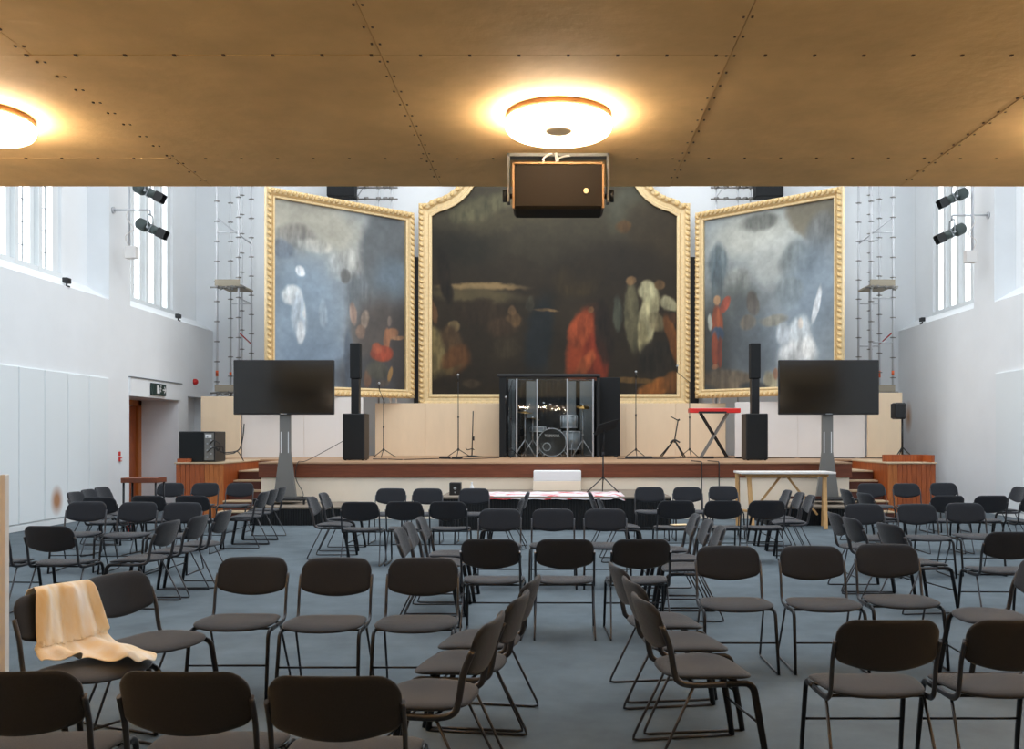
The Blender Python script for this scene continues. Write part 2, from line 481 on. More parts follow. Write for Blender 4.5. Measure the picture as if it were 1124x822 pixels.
def side_steps(sx, label):
    t = thing('stage_steps', label, 'steps', (sx*6.08, 17.8, 0), 0, 'steps at the two ends of the stage')
    hs = [0.183*k for k in range(1, 6)]
    for k, z in enumerate(hs):
        y0 = 0.0+0.3*k; w0, w1 = -0.315, 0.315
        MB().box(w0, w1, y0, 2.6, z-0.183, z-0.03).build('riser', M['riser_wood'], t)
        MB().bbox(w0, w1, y0-0.02, y0+0.33 if k < 4 else 2.64, z-0.03, z, 0.004).build('tread', M['tread'], t)
side_steps(-1, 'dark wooden steps with pale treads up to the left end of the stage')
side_steps(1, 'dark wooden steps with pale treads up to the right end of the stage')

def side_block(sx, label):
    t = thing('timber_box', label, 'stage block', (sx*6.88, 18.2, 0), 0, 'orange timber boxes at the ends of the stage')
    m = MB(); n = 0; x = -0.46
    a, b = (-0.46, 0.46)
    m2 = MB()
    while x < b-0.01:
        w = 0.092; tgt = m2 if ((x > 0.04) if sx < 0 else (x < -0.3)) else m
        tgt.bbox(x+0.002, x+w-0.002, 0.0, 0.03, 0.0, SZ-0.02, 0.004); x += w
    m.box(a, b, 0.03, 2.2, 0, SZ-0.03)
    m.build('planking', M['timber'], t); m2.build('side_planking', M['timber_light'], t)
    MB().bbox(a-0.02, b+0.02, -0.03, 2.2, SZ-0.03, SZ+0.0, 0.006).build('top_board', M['tread'], t)
    if sx > 0: MB().box(-0.38, 0.46, 0.5, 0.56, SZ, SZ+0.14).box(0.40, 0.46, 0.05, 0.56, SZ, SZ+0.14).build('kerb', M['timber'], t)
    else: MB().box(-0.46, -0.2, 0.06, 0.12, SZ, SZ+0.07).build('kerb', M['timber'], t)
    return t
side_block(-1, 'orange-brown plank box left of the stage under the black amplifier cabinet')
side_block(1, 'orange-brown plank box at the right end of the stage beside the wall')

# low platforms under the screens, middle riser
def platform(name, label, x0, x1, y0, y1, z, pleat=0.045, group=None):
    cx = (x0+x1)/2; t = thing(name, label, 'platform', (cx, y0, 0), 0, group)
    a, b = x0-cx, x1-cx; d = y1-y0
    MB().bbox(a, b, 0.0, d, z-0.04, z, 0.006).build('platform_top', M['greycarpet'], t)
    m = MB(); n = int((b-a)/pleat)*4
    pts = [(a+(b-a)*i/n, -0.005+0.013*math.sin(2*PI*i/4)+0.004*math.sin(i*.37)) for i in range(n+1)]
    vs = [(x, y+0.02, 0.004) for x, y in pts]+[(x, y*0.6+0.02, z-0.04) for x, y in pts]
    L = n+1
    vs += [(x, y+0.045, 0.004) for x, y in pts]+[(x, y*0.6+0.045, z-0.04) for x, y in pts]
    m.add(vs, [(i, i+1, L+i+1, L+i) for i in range(n)]+[(2*L+i, 3*L+i, 3*L+i+1, 2*L+i+1) for i in range(n)], True)
    m.box(a+0.01, a+0.03, 0.06, d, 0, z-0.04); m.box(b-0.03, b-0.01, 0.06, d, 0, z-0.04)
    m.build('skirt', M['skirt'], t)
    return t
platform('low_platform', 'low platform with black skirt under the left television', -5.5, -3.82, 16.9, 18.24, 0.34, group='low platforms under the televisions')
platform('low_platform', 'low platform with black skirt under the right television', 3.8, 5.5, 16.9, 18.24, 0.34, group='low platforms under the televisions')
platform('riser_platform', 'wide middle platform with pleated black skirt in front of the stage', -1.98, 1.97, 16.06, 18.24, 0.575)

# patterned cloth on the riser
m = MB(); vs = []; fs = []; nx, ny = 60, 10
for j in range(ny+1):
    for i in range(nx+1):
        x = -1.14+2.32*i/nx; y = 16.05+1.25*j/ny
        z = 0.580+0.006*math.sin(i*.7+j*.5)+(0.02*math.sin((i-54)*.8) if i > 54 else 0)*(1-j/ny*.4)
        if j == 0: y -= 0.012; z -= 0.05
        vs.append((x+0.10*(j/ny)*(i/nx-.9), y, max(z, 0.5785) if j else z))
for j in range(ny):
    for i in range(nx): a = j*(nx+1)+i; fs.append((a, a+1, a+nx+2, a+nx+1))
m.add(vs, fs, True)
rm = mat('white cloth with red print', (228, 220, 222), 0.8)
nt = rm.node_tree; b = nt.nodes['Principled BSDF']
tc = nt.nodes.new('ShaderNodeTexCoord'); mp = nt.nodes.new('ShaderNodeMapping'); mp.inputs['Scale'].default_value = (2.2, 5, 1)
no = nt.nodes.new('ShaderNodeTexNoise'); no.inputs['Scale'].default_value = 1.4; no.inputs['Detail'].default_value = 3
rp = nt.nodes.new('ShaderNodeValToRGB'); rp.color_ramp.elements[0].position = 0.55; rp.color_ramp.elements[0].color = (*s2l((226, 218, 222)), 1)
rp.color_ramp.elements[1].position = 0.60; rp.color_ramp.elements[1].color = (*s2l((206, 70, 74)), 1)
nt.links.new(tc.outputs['Object'], mp.inputs['Vector']); nt.links.new(mp.outputs[0], no.inputs['Vector'])
nt.links.new(no.outputs['Fac'], rp.inputs['Fac']); nt.links.new(rp.outputs['Color'], b.inputs['Base Color'])
o = m.build('banner_cloth', rm); md = o.modifiers.new('thick', 'SOLIDIFY'); md.thickness = 0.004; md.offset = 1
tag(o, 'white cloth with red print lying along the middle platform', 'cloth')

# white and cream box against the stage front
t = thing('step_box', 'cream box with a white upper half against the middle of the stage', 'box', (0.0, 17.78, 0.575))
MB().bbox(-0.43, 0.48, 0.0, 0.44, 0.0, 0.18, 0.006).build('box_base', M['cream'], t)
MB().bbox(-0.42, 0.48, 0.0, 0.40, 0.18, 0.375, 0.008).build('box_top', M['white'], t)

# hoarding panels behind the stage
def hoarding(x0, y0, x1, y1, z0, z1, m, label, group='board panels behind the stage'):
    d = Vector((x1-x0, y1-y0)); L = d.length; t = thing('hoarding_panel', label, 'panel', (x0, y0, z0), math.atan2(d.y, d.x), group)
    n = max(1, round(L/1.25)); mb = MB()
    for k in range(n): mb.bbox(L*k/n+0.002, L*(k+1)/n-0.002, 0, 0.02, 0, z1-z0, 0.003)
    mb.build('board', m, t)
    fb = MB()
    for k in range(n+1): fb.box(max(0, L*k/n-0.03), min(L, L*k/n+0.03), 0.02, 0.07, 0, z1-z0)
    fb.box(0, L, 0.07, 0.11, (z1-z0)*.7, (z1-z0)*.7+.06)
    fb.build('batten', M['ply'], t)
hoarding(-4.62, 24.1, 4.35, 24.1, SZ, 2.45, M['ply'], 'long pale plywood panel under the large middle painting')
hoarding(-7.36, 22.1, -4.72, 23.1, SZ, 2.55, M['whiteboard'], 'off-white board panel behind the left television')
hoarding(4.45, 23.4, 7.25, 22.1, SZ, 2.45, M['whiteboard'], 'off-white board panel behind the right television')
hoarding(-8.25, 21.9, -7.34, 21.9, SZ, 2.53, M['ply'], 'short beige board panel behind the amplifier cabinet at the far left')
hoarding(7.26, 21.9, 8.06, 21.9, SZ, 2.62, M['ply'], 'short beige board panel behind the small loudspeaker at the far right')

# ------------------------------------------------------------------ paintings
def fbm(x, y, seed, octaves=5):
    r = np.random.RandomState(seed); tot = np.zeros_like(x); amp = 1.0; fr = 1.0; nrm = 0
    for _ in range(octaves):
        g = r.rand(64, 64); xx = x*fr+r.rand()*50; yy = y*fr+r.rand()*50
        xi = np.floor(xx).astype(int); yi = np.floor(yy).astype(int); fx = xx-xi; fy = yy-yi
        fx = fx*fx*(3-2*fx); fy = fy*fy*(3-2*fy)
        a = g[xi%64, yi%64]; b_ = g[(xi+1)%64, yi%64]; c = g[xi%64, (yi+1)%64]; d = g[(xi+1)%64, (yi+1)%64]
        tot += amp*((a*(1-fx)+b_*fx)*(1-fy)+(c*(1-fx)+d*fx)*fy); nrm += amp; amp *= .55; fr *= 2.03
    return tot/nrm

def painted_canvas(name, w, h, nx, ny, layers, seed, parent, rough=0.35, outline=None, yoff=0.0, spec=0.35):
    """a canvas of w x h metres; layers of soft pigment and, on the wings, painted glare (u, v from the lower left, 0..1)"""
    U, V = np.meshgrid(np.linspace(0, 1, nx+1), np.linspace(0, 1, ny+1))
    X, Y = U*w, V*h
    wu = (fbm(X*1.1, Y*1.1, seed)-.5)*.045+(fbm(X*5, Y*5, seed+1)-.5)*.022
    wv = (fbm(X*1.1, Y*1.1, seed+2)-.5)*.045+(fbm(X*5, Y*5, seed+3)-.5)*.022
    C = np.zeros(U.shape+(3,))
    base = np.array(layers[0], float); C[:] = base
    for (cu, cv, ru, rv, ang, col, soft, al, warp) in layers[1:]:
        if max(ru*w, rv*h) < 1.0 and min(ru*w, rv*h) < .5: soft *= .6; warp *= .6; al = min(1, al*1.08)
        du = U+wu*warp-cu; dv = V+wv*warp-cv
        du = du*w; dv = dv*h; ca, sa = math.cos(math.radians(ang)), math.sin(math.radians(ang))
        p = (du*ca+dv*sa)/(ru*w); q = (-du*sa+dv*ca)/(rv*h)
        d = np.sqrt(p*p+q*q)
        a = np.clip((1+soft-d)/(2*soft), 0, 1); a = a*a*(3-2*a)*al
        col = np.array(col, float)
        fold = fbm(X*9, Y*2.2, seed+7)
        tone = .95+(fold-.5)*.75 if max(ru*w, rv*h) < 1.0 and min(ru*w, rv*h) < .5 else np.ones_like(fold)
        C = C*(1-a[..., None])+np.clip(col*tone[..., None], 0, 255)*a[..., None]
    tex = .95+(fbm(X*1.6, Y*1.6, seed+11)-.5)*.30+(fbm(X*9, Y*9, seed+12)-.5)*.16
    C = np.clip(C*tex[..., None], 0, 255)/255.0
    if seed == 21: C = C*np.array([.96, .97, .86])
    sat = C.max(-1)-C.min(-1); C = C*(1-.22*np.clip(sat*2, 0, 1))[..., None]
    L = np.where(C <= 0.04045, C/12.92, ((C+0.055)/1.055)**2.4)
    xs_ = (U*w).ravel(); zs_ = (V*h).ravel()
    vs = np.stack([xs_, np.full_like(xs_, yoff), zs_], 1)
    keep = np.ones((ny, nx), bool)
    if outline is not None:
        cu_ = (U[:-1, :-1]+U[1:, 1:])/2*w; cv_ = (V[:-1, :-1]+V[1:, 1:])/2*h
        keep = outline(cu_, cv_)
    idx = (np.arange(ny)[:, None]*(nx+1)+np.arange(nx)[None, :])[keep]
    fs = np.stack([idx, idx+1, idx+nx+2, idx+nx+1], 1)
    me = bpy.data.meshes.new(name); me.from_pydata(vs.tolist(), [], fs.tolist())
    at = me.color_attributes.new('pigment', 'FLOAT_COLOR', 'POINT')
    at.data.foreach_set('color', np.concatenate([L.reshape(-1, 3), np.ones((L.shape[0]*L.shape[1], 1))], 1).astype(np.float32).ravel())
    mt = bpy.data.materials.new(name+' oil paint'); mt.use_nodes = True
    nt = mt.node_tree; b = nt.nodes['Principled BSDF']; b.inputs['Roughness'].default_value = rough
    b.inputs['Specular IOR Level'].default_value = spec
    ca = nt.nodes.new('ShaderNodeVertexColor'); ca.layer_name = 'pigment'
    nt.links.new(ca.outputs['Color'], b.inputs['Base Color'])
    me.materials.append(mt)
    o = bpy.data.objects.new(name, me); COL.objects.link(o); o.parent = parent
    md = o.modifiers.new('thick', 'SOLIDIFY'); md.thickness = 0.02; md.offset = -1
    return o

def frame_on(path, parent, wd=0.30, closed=True):
    """stepped moulding swept round a closed XZ path (outer edge), with a twisted rope edge and an inner bead"""
    P = [Vector((x, 0, z)) for x, z in path]; N = len(P)
    prof = [(0.0, 0.02), (0.0, -0.10), (0.05, -0.13), (0.12, -0.11), (0.16, -0.06), (wd*.72, -0.05), (wd*.8, -0.08), (wd, -0.07), (wd, 0.02)]
    m = MB(); vs = []; nor = []
    for i in range(N):
        a = (P[i]-P[i-1]).normalized(); b = (P[(i+1)%N]-P[i]).normalized()
        na = Vector((-a.z, 0, a.x)); nb = Vector((-b.z, 0, b.x)); n = (na+nb)
        n = n/max(0.35, n.length_squared/2) if n.length > 1e-6 else na
        nor.append(n)
        for d, y in prof: vs.append(P[i]+n*d+Vector((0, y, 0)))
    K = len(prof); fs = []
    for i in range(N):
        j = (i+1)%N
        for k in range(K): fs.append((i*K+k, i*K+(k+1)%K, j*K+(k+1)%K, j*K+k))
    m.add(vs, fs, False); m.build('moulding', M['gold'], parent)
    # rope: slanted lozenges along the outer step
    r = MB()
    for i in range(N):
        j = (i+1)%N; A = P[i]+nor[i]*0.065; B = P[j]+nor[j]*0.065; L = (B-A).length
        if L < .02: continue
        d = (B-A)/L; q = Vector((-d.z, 0, d.x)); n = max(1, int(L/0.135))
        for k in range(n):
            c = A+d*(L*(k+.5)/n)+Vector((0, -0.125, 0)); s = L/n
            e1 = (d*.62+q*.78).normalized(); e2 = Vector((-e1.z, 0, e1.x))
            mx = Matrix((( e1.x, 0, e2.x, c.x), (0, 1, 0, c.y), (e1.z, 0, e2.z, c.z), (0, 0, 0, 1)))
            mbx = MB(); mbx.sph((0, 0, 0), 1.0, 8, (0.075, 0.03, s*.30)); r.add(mbx.v, mbx.f, True, mx)
    ro = r.build('rope_edge', M['gold_dark'], parent, fix=False)
    return m

# sketch units: u,v inside each picture
DK = (50, 41, 31)
centre = [DK,
 (.50,.98,.75,.22,0,(74,66,54),.5,.8,1), (.22,.93,.13,.05,15,(110,104,84),.6,.7,1.5), (.30,.86,.2,.05,10,(92,82,64),.7,.6,1.5),
 (.80,.92,.10,.10,70,(96,98,94),.5,.6,1), (.42,.72,.22,.05,-8,(70,62,50),.7,.6,1.6), (.93,.82,.14,.20,60,(64,52,38),.3,.8,1),
 (.77,.83,.025,.035,90,(122,84,50),.5,.7,1), (.12,.74,.16,.10,0,(38,34,26),.5,.8,1.4), (.60,.60,.10,.08,20,(76,60,36),.5,.6,1.2),
 (.72,.66,.22,.10,0,(40,33,26),.5,.7,1), (.22,.555,.15,.016,0,(176,144,110),.5,.9,.6), (.20,.515,.17,.03,-3,(112,98,74),.6,.7,.8),
 (.08,.60,.025,.13,10,(40,32,24),.4,.9,1), (.22,.43,.12,.06,0,(60,46,34),.6,.6,1.5), (.30,.36,.06,.05,0,(78,58,44),.5,.6,1.5),
 # seated group at the left
 (.03,.24,.055,.12,15,(136,118,86),.3,.9,.9), (.11,.36,.022,.028,0,(146,122,92),.4,.8,.8), (.10,.30,.04,.06,20,(96,72,52),.5,.8,1),
 (.12,.20,.05,.08,-35,(112,72,44),.4,.8,1), (.03,.43,.015,.06,10,(126,88,62),.4,.8,.8), (.04,.12,.10,.02,20,(108,92,64),.5,.7,1),
 # dark blue standing shape with an outstretched arm
 (.44,.28,.05,.22,-8,(34,38,44),.35,.9,.8), (.35,.40,.035,.035,-30,(112,84,60),.4,.8,1), (.34,.44,.018,.022,0,(132,100,74),.4,.8,1),
 (.41,.47,.016,.04,0,(78,72,62),.4,.8,.8), (.47,.437,.045,.007,-2,(150,118,88),.5,.8,.4), (.32,.25,.05,.06,0,(74,62,48),.5,.7,1.5),
 # the robed kneeling shape
 (.605,.25,.055,.20,-9,(196,84,50),.22,1,.7), (.66,.20,.05,.12,10,(170,66,42),.3,.9,.8), (.60,.34,.04,.09,-20,(214,98,60),.35,.9,.8),
 (.62,.18,.025,.07,-30,(226,112,68),.4,.8,.8), (.58,.06,.05,.03,30,(190,84,52),.4,.8,1), (.655,.455,.022,.026,0,(72,48,34),.4,.9,.6), (.64,.44,.012,.018,0,(150,104,74),.4,.8,.6),
 (.69,.33,.035,.16,5,(44,34,28),.4,.8,.8),
 # pale robed group at the right
 (.80,.40,.032,.17,2,(112,104,86),.3,.9,.7), (.795,.58,.018,.022,0,(138,106,80),.4,.9,.5), (.865,.40,.035,.15,-10,(196,184,158),.28,1,.7),
 (.86,.53,.035,.045,30,(204,194,170),.35,.9,.8), (.905,.56,.022,.024,0,(122,92,66),.4,.9,.6), (.945,.47,.04,.03,-30,(198,188,166),.4,.8,1),
 (.84,.30,.02,.09,0,(178,164,134),.35,.9,.6), (.90,.38,.03,.05,20,(140,126,104),.45,.7,1), (.89,.20,.07,.09,0,(46,40,34),.35,.9,1),
 (.955,.30,.022,.12,12,(150,92,52),.35,.9,.8), (.745,.42,.018,.09,0,(82,84,78),.4,.8,.7), (.965,.40,.02,.025,0,(92,62,44),.4,.8,.8),
 (.88,.06,.06,.045,25,(184,112,58),.35,.9,1), (.95,.09,.04,.05,0,(132,84,48),.4,.8,1), (.80,.105,.08,.014,-4,(130,96,58),.5,.8,.6),
 (.35,.08,.35,.07,0,(46,38,30),.5,.7,1.2), (.18,.08,.03,.02,0,(92,74,58),.5,.6,1)]
left = [(120,126,128),  # blue-grey tones include painted window haze
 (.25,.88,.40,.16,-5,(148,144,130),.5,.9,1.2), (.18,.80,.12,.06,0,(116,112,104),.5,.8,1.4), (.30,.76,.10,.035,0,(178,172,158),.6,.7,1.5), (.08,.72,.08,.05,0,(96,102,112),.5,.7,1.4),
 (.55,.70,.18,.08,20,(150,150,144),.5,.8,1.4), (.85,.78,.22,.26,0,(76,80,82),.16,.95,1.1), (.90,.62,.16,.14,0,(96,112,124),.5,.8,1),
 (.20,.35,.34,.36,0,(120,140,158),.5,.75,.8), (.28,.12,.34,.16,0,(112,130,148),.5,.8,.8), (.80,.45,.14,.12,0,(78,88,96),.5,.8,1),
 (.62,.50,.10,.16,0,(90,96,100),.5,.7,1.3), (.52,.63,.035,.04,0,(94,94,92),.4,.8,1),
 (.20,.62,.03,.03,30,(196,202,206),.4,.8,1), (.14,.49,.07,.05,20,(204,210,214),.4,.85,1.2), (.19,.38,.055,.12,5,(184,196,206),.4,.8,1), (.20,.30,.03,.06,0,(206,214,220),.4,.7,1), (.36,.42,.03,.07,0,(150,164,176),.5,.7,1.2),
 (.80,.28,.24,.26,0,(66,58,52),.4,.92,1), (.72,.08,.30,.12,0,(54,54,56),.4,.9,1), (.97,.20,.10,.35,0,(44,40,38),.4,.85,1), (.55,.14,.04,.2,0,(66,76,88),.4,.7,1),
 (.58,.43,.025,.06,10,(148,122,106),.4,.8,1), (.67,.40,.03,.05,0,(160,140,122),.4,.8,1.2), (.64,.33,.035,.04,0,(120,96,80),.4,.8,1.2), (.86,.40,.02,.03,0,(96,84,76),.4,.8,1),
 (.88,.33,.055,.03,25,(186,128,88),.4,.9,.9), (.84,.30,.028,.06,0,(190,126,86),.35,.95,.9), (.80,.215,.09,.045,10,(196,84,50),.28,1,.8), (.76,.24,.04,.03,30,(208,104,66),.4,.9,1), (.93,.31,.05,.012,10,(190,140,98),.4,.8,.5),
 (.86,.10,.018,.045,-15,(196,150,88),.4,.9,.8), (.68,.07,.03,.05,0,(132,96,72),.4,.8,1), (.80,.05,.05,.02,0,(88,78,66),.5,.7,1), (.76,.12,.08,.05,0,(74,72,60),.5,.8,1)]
right = [(124,130,130),  # pale greys include painted window haze
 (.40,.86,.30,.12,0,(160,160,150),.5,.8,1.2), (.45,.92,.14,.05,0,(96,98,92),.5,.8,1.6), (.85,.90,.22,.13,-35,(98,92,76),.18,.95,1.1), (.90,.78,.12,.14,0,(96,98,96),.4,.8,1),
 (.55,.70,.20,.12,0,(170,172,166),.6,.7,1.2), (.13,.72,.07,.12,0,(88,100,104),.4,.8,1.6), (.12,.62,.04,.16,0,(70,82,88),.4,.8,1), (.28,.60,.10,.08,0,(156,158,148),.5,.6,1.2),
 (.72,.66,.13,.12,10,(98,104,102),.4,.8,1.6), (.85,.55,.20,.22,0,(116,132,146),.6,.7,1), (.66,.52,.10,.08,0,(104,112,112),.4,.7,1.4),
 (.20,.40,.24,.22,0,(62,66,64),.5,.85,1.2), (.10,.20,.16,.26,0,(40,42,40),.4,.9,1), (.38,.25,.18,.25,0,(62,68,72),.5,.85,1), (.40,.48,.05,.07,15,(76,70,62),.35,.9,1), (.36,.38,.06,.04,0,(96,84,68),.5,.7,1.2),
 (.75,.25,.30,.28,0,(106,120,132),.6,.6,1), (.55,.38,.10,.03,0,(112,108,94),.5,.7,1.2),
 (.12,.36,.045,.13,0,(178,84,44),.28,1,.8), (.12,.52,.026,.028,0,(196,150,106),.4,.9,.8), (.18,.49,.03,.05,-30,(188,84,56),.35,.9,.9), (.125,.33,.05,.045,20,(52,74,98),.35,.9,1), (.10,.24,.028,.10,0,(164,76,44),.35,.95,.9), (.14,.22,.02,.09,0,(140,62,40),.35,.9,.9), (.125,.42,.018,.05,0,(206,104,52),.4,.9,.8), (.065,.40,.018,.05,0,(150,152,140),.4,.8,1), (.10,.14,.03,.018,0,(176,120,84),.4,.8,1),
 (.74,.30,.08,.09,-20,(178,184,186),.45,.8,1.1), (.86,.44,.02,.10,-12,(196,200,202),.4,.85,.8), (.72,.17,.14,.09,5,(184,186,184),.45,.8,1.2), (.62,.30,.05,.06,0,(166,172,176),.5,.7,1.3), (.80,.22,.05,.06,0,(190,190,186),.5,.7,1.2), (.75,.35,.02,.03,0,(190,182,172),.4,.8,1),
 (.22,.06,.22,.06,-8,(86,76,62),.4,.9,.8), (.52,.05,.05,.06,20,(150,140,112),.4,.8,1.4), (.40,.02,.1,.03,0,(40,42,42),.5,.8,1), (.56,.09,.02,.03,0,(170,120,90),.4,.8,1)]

# big middle picture, shouldered top
YC = 24.55; k = YC/1034.0
X0, X1 = (460-610)*k, (757-610)*k; Z0, ZS = 1.6+(479-447)*k, 1.6+(479-224)*k
cw = X1-X0
path = [(0, 0), (0, ZS-Z0), (0.22, ZS-Z0), (0.30, ZS-Z0+0.10)]
R = 1.05
for i in range(9):
    a = math.radians(-80+80*i/8); path.append((1.28-R+R*math.cos(a)-0.0, ZS-Z0+0.10+R+R*math.sin(a)))
path = [p for n_, p in enumerate(path) if n_ not in (3,)]
top = path[-1][1]+1.0
path += [(1.28, top), (1.5, top+.25)]
half = path[:]
path = half+[(cw-x, z) for x, z in half[::-1]]
pc = thing('large_painting', 'large dark framed painting with shouldered top in the middle of the back wall', 'painting', (X0, YC, Z0))
path_cw = path[::-1]     # walk so that the inner side is on the left
frame_on(path_cw, pc, 0.34)
half_poly = np.array(path)
def inside(px, pz, poly=half_poly, inset=0.12):
    res = np.zeros(px.shape, bool); n = len(poly); cx, cz = poly.mean(0)
    sx_ = px; j = n-1
    for i in range(n):
        xi, zi = poly[i]; xj, zj = poly[j]
        cond = ((zi > pz) != (zj > pz)) & (px < (xj-xi)*(pz-zi)/(zj-zi+1e-12)+xi)
        res ^= cond; j = i
    return res
def centre_mask(u, v):
    a, b_ = u*1.0+0.15, v+0.15
    return inside(a-.1, b_)&inside(a+.1, b_)&inside(a, b_+.1)
visible_h = (479-205)*k+1.6-(Z0+0.3)
full_h = top+.25-0.3
sc_v = visible_h/full_h
cl = [centre[0]]+[(u, v*sc_v, ru, rv*sc_v, a, c, s_, al, wp) for (u, v, ru, rv, a, c, s_, al, wp) in centre[1:]]
cl.insert(1, (.5, .85, .8, .3, 0, (70, 64, 54), .5, .8, 1))
for sx_ in (1.0, cw-1.0):
    MB().box(sx_-.04, sx_+.04, .03, .10, SZ-Z0, top).build('support_post', M['ply'], pc)
painted_canvas('canvas', cw-0.3, full_h, 300, 330, cl, 21, pc, outline=centre_mask, rough=.45, spec=.25).location = (0.15, -0.0, 0.15)

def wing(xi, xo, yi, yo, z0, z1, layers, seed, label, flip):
    # hinged wing: outer edge nearer the hall
    ax, ay, bx_, by_ = (xo, yo, xi, yi) if not flip else (xi, yi, xo, yo)
    L = math.hypot(bx_-ax, by_-ay)
    t = thing('wing_painting', label, 'painting', (ax, ay, z0), math.atan2(by_-ay, bx_-ax), 'wing paintings either side of the large one')
    h = z1-z0
    frame_on([(0, 0), (0, h), (L, h), (L, 0)][::-1], t, 0.22)
    for q in ((.45, .62) if flip else (L-.62, L-.45)):
        MB().box(q-.02, q+.02, .03, .07, 2.452-z0, h).build('support_post', M['whiteboard'], t)
    painted_canvas('canvas', L-0.3, h-0.3, 190, 230, [tuple(min(255, c*1.2) for c in layers[0])]+[(*q[:5], tuple(min(255, c*(1.22 if max(q[5])-min(q[5]) < 45 else 1.0)) for c in q[5]), *q[6:]) for q in layers[1:]], seed, t, rough=.30, spec=.5).location = (0.15, 0, 0.15)  # canvas colours lightened to paint in the window glare
wing(-3.71, -6.72, 24.35, 21.75, 2.58, 7.36, left, 5, 'blue-grey framed painting with window haze painted in, left of the large dark painting', False)
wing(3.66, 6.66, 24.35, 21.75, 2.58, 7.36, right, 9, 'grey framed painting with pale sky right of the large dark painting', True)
for x, lb in ((-3.62, 'narrow dark panel between the left and the large painting'), (3.58, 'narrow dark panel between the large and the right painting')):
    tag(MB().bbox(x-0.1, x+0.16, 24.65, 24.75, SZ, 6.3, .01).build('dark_panel', M['black']), lb, 'panel')

# ------------------------------------------------------------------ scaffold towers
def scaffold(cx, sx, label, ext=1):
    t = thing('scaffold_tower', label, 'scaffold', (cx, 23.5, SZ), 0, 'scaffold towers beside the paintings')
    H = 10.6-SZ; w = .27
    posts = [(-w, 0), (w, 0), (-w, .98), (w, .98), (.02, .98)]
    rg = random.Random(int(cx*10)+50)
    for i, (x, y) in enumerate(posts):
        o = MB().cyl((x, y, 0), (x, y, H), 0.028, n=10).build('scaffold_pole', M['steel'], t)
        cl_ = MB()
        z = .35+.1*i
        while z < H:
            cl_.cyl((x, y, z), (x, y, z+.03), .042, n=8); cl_.box(x-.07, x+.07, y-.012, y+.012, z+.005, z+.025); z += .5
        tag(cl_.build('pole_collars', M['clampm'], o), kind='stuff')
        for z in ((2.0+.03*i), (0.55 if i in (1, 2) else 2.03)): MB().cyl((x, y, z), (x, y, z+.11), .033, n=10).build('orange_band', M['orange'], o)
    for z in (1.30, 2.85, 3.95, 5.60):
        for a, b_ in (((-w, 0), (w, 0)), ((-w, .98), (w, .98)), ((-w, 0), (-w, .98)), ((w, 0), (w, .98))):
            if z in (2.85, 5.6) and a[1] != b_[1]: continue
            if rg.random() < .25: continue
            MB().cyl((*a, z), (*b_, z), .02, n=8).build('ledger', M['steel'], t)
    MB().cyl((w, 0, 3.1), (w+.0, .98, 2.9), .016, n=6).build('red_brace', M['red'], t)
    MB().cyl((-w*sx, .05, 5.95), (w*sx, .98, 5.5), .018, n=8).build('brace', M['steel'], t)
    for z in (1.62, 4.25):
        p = MB(); p.box(-w-.02, w+.05, .02, .98, z, z+.045); p.box(-w-.04, w+.04, -.05, -.02, z, z+.16)
        p.build('platform_board', M['planks'], t)
        c = MB()
        for q in range(9): 
            x = rg.uniform(-w-.12, w+.12); c.cyl((x, -.1, z-.05+rg.uniform(-.06, .05)), (x+rg.uniform(-.12, .12), -.02, z-.05), .03, n=7)
        c.cyl((-w-.15, -.04, z-.04), (w+.12, -.04, z-.02), .02, n=8)
        c.build('clamp_cluster', M['clampm'], t)
    return t
scaffold(-8.18, 1, 'scaffold tower by the left wall beside the blue-grey painting')
scaffold(8.14, -1, 'scaffold tower by the right wall beside the pale-sky painting')
def top_scaffold(cx, y, label):
    t = thing('scaffold_bay', label, 'scaffold', (cx, y, SZ), 0, 'scaffold frames behind the wing paintings')
    for x in (-.45, .12, .45): MB().cyl((x, 0, 0), (x, 0, 9.4), .022, n=8).build('scaffold_pole', M['steel'], t)
    c = MB()
    for z in (6.7, 7.0, 8.6): 
        c.cyl((-.6, -.03, z), (.62, -.03, z), .024, n=8)
        for x in (-.45, -.2, .12, .3, .45): c.cyl((x-.05, -.06, z), (x+.05, -.02, z+.02), .045, n=7)
    c.build('clamp_rail', M['clampm'], t)
    MB().cyl((-.45, -.02, 6.75), (.12, -.02, 7.6), .016, n=6).build('brace', M['steel'], t)
top_scaffold(-4.75, 24.65, 'scaffold frame showing above the blue-grey painting')
top_scaffold(4.65, 24.65, 'scaffold frame showing above the pale-sky painting')
for x0, lb in ((-5.5, 'black box showing above the blue-grey painting at the gallery edge'), (5.45, 'black box showing above the pale-sky painting at the gallery edge')):
    t = thing('hanging_speaker', lb, 'speaker', (x0, 24.2, 7.72), 0, 'black boxes above the wing paintings')
    MB().bbox(-.34, .36, -.2, .2, 0, 1.5, .02).build('speaker_cabinet', M['blackcloth'], t)
    MB().cyl((0, 0, 1.5), (0, 0, 4.28), .01).build('hanging_wire', M['black'], t)
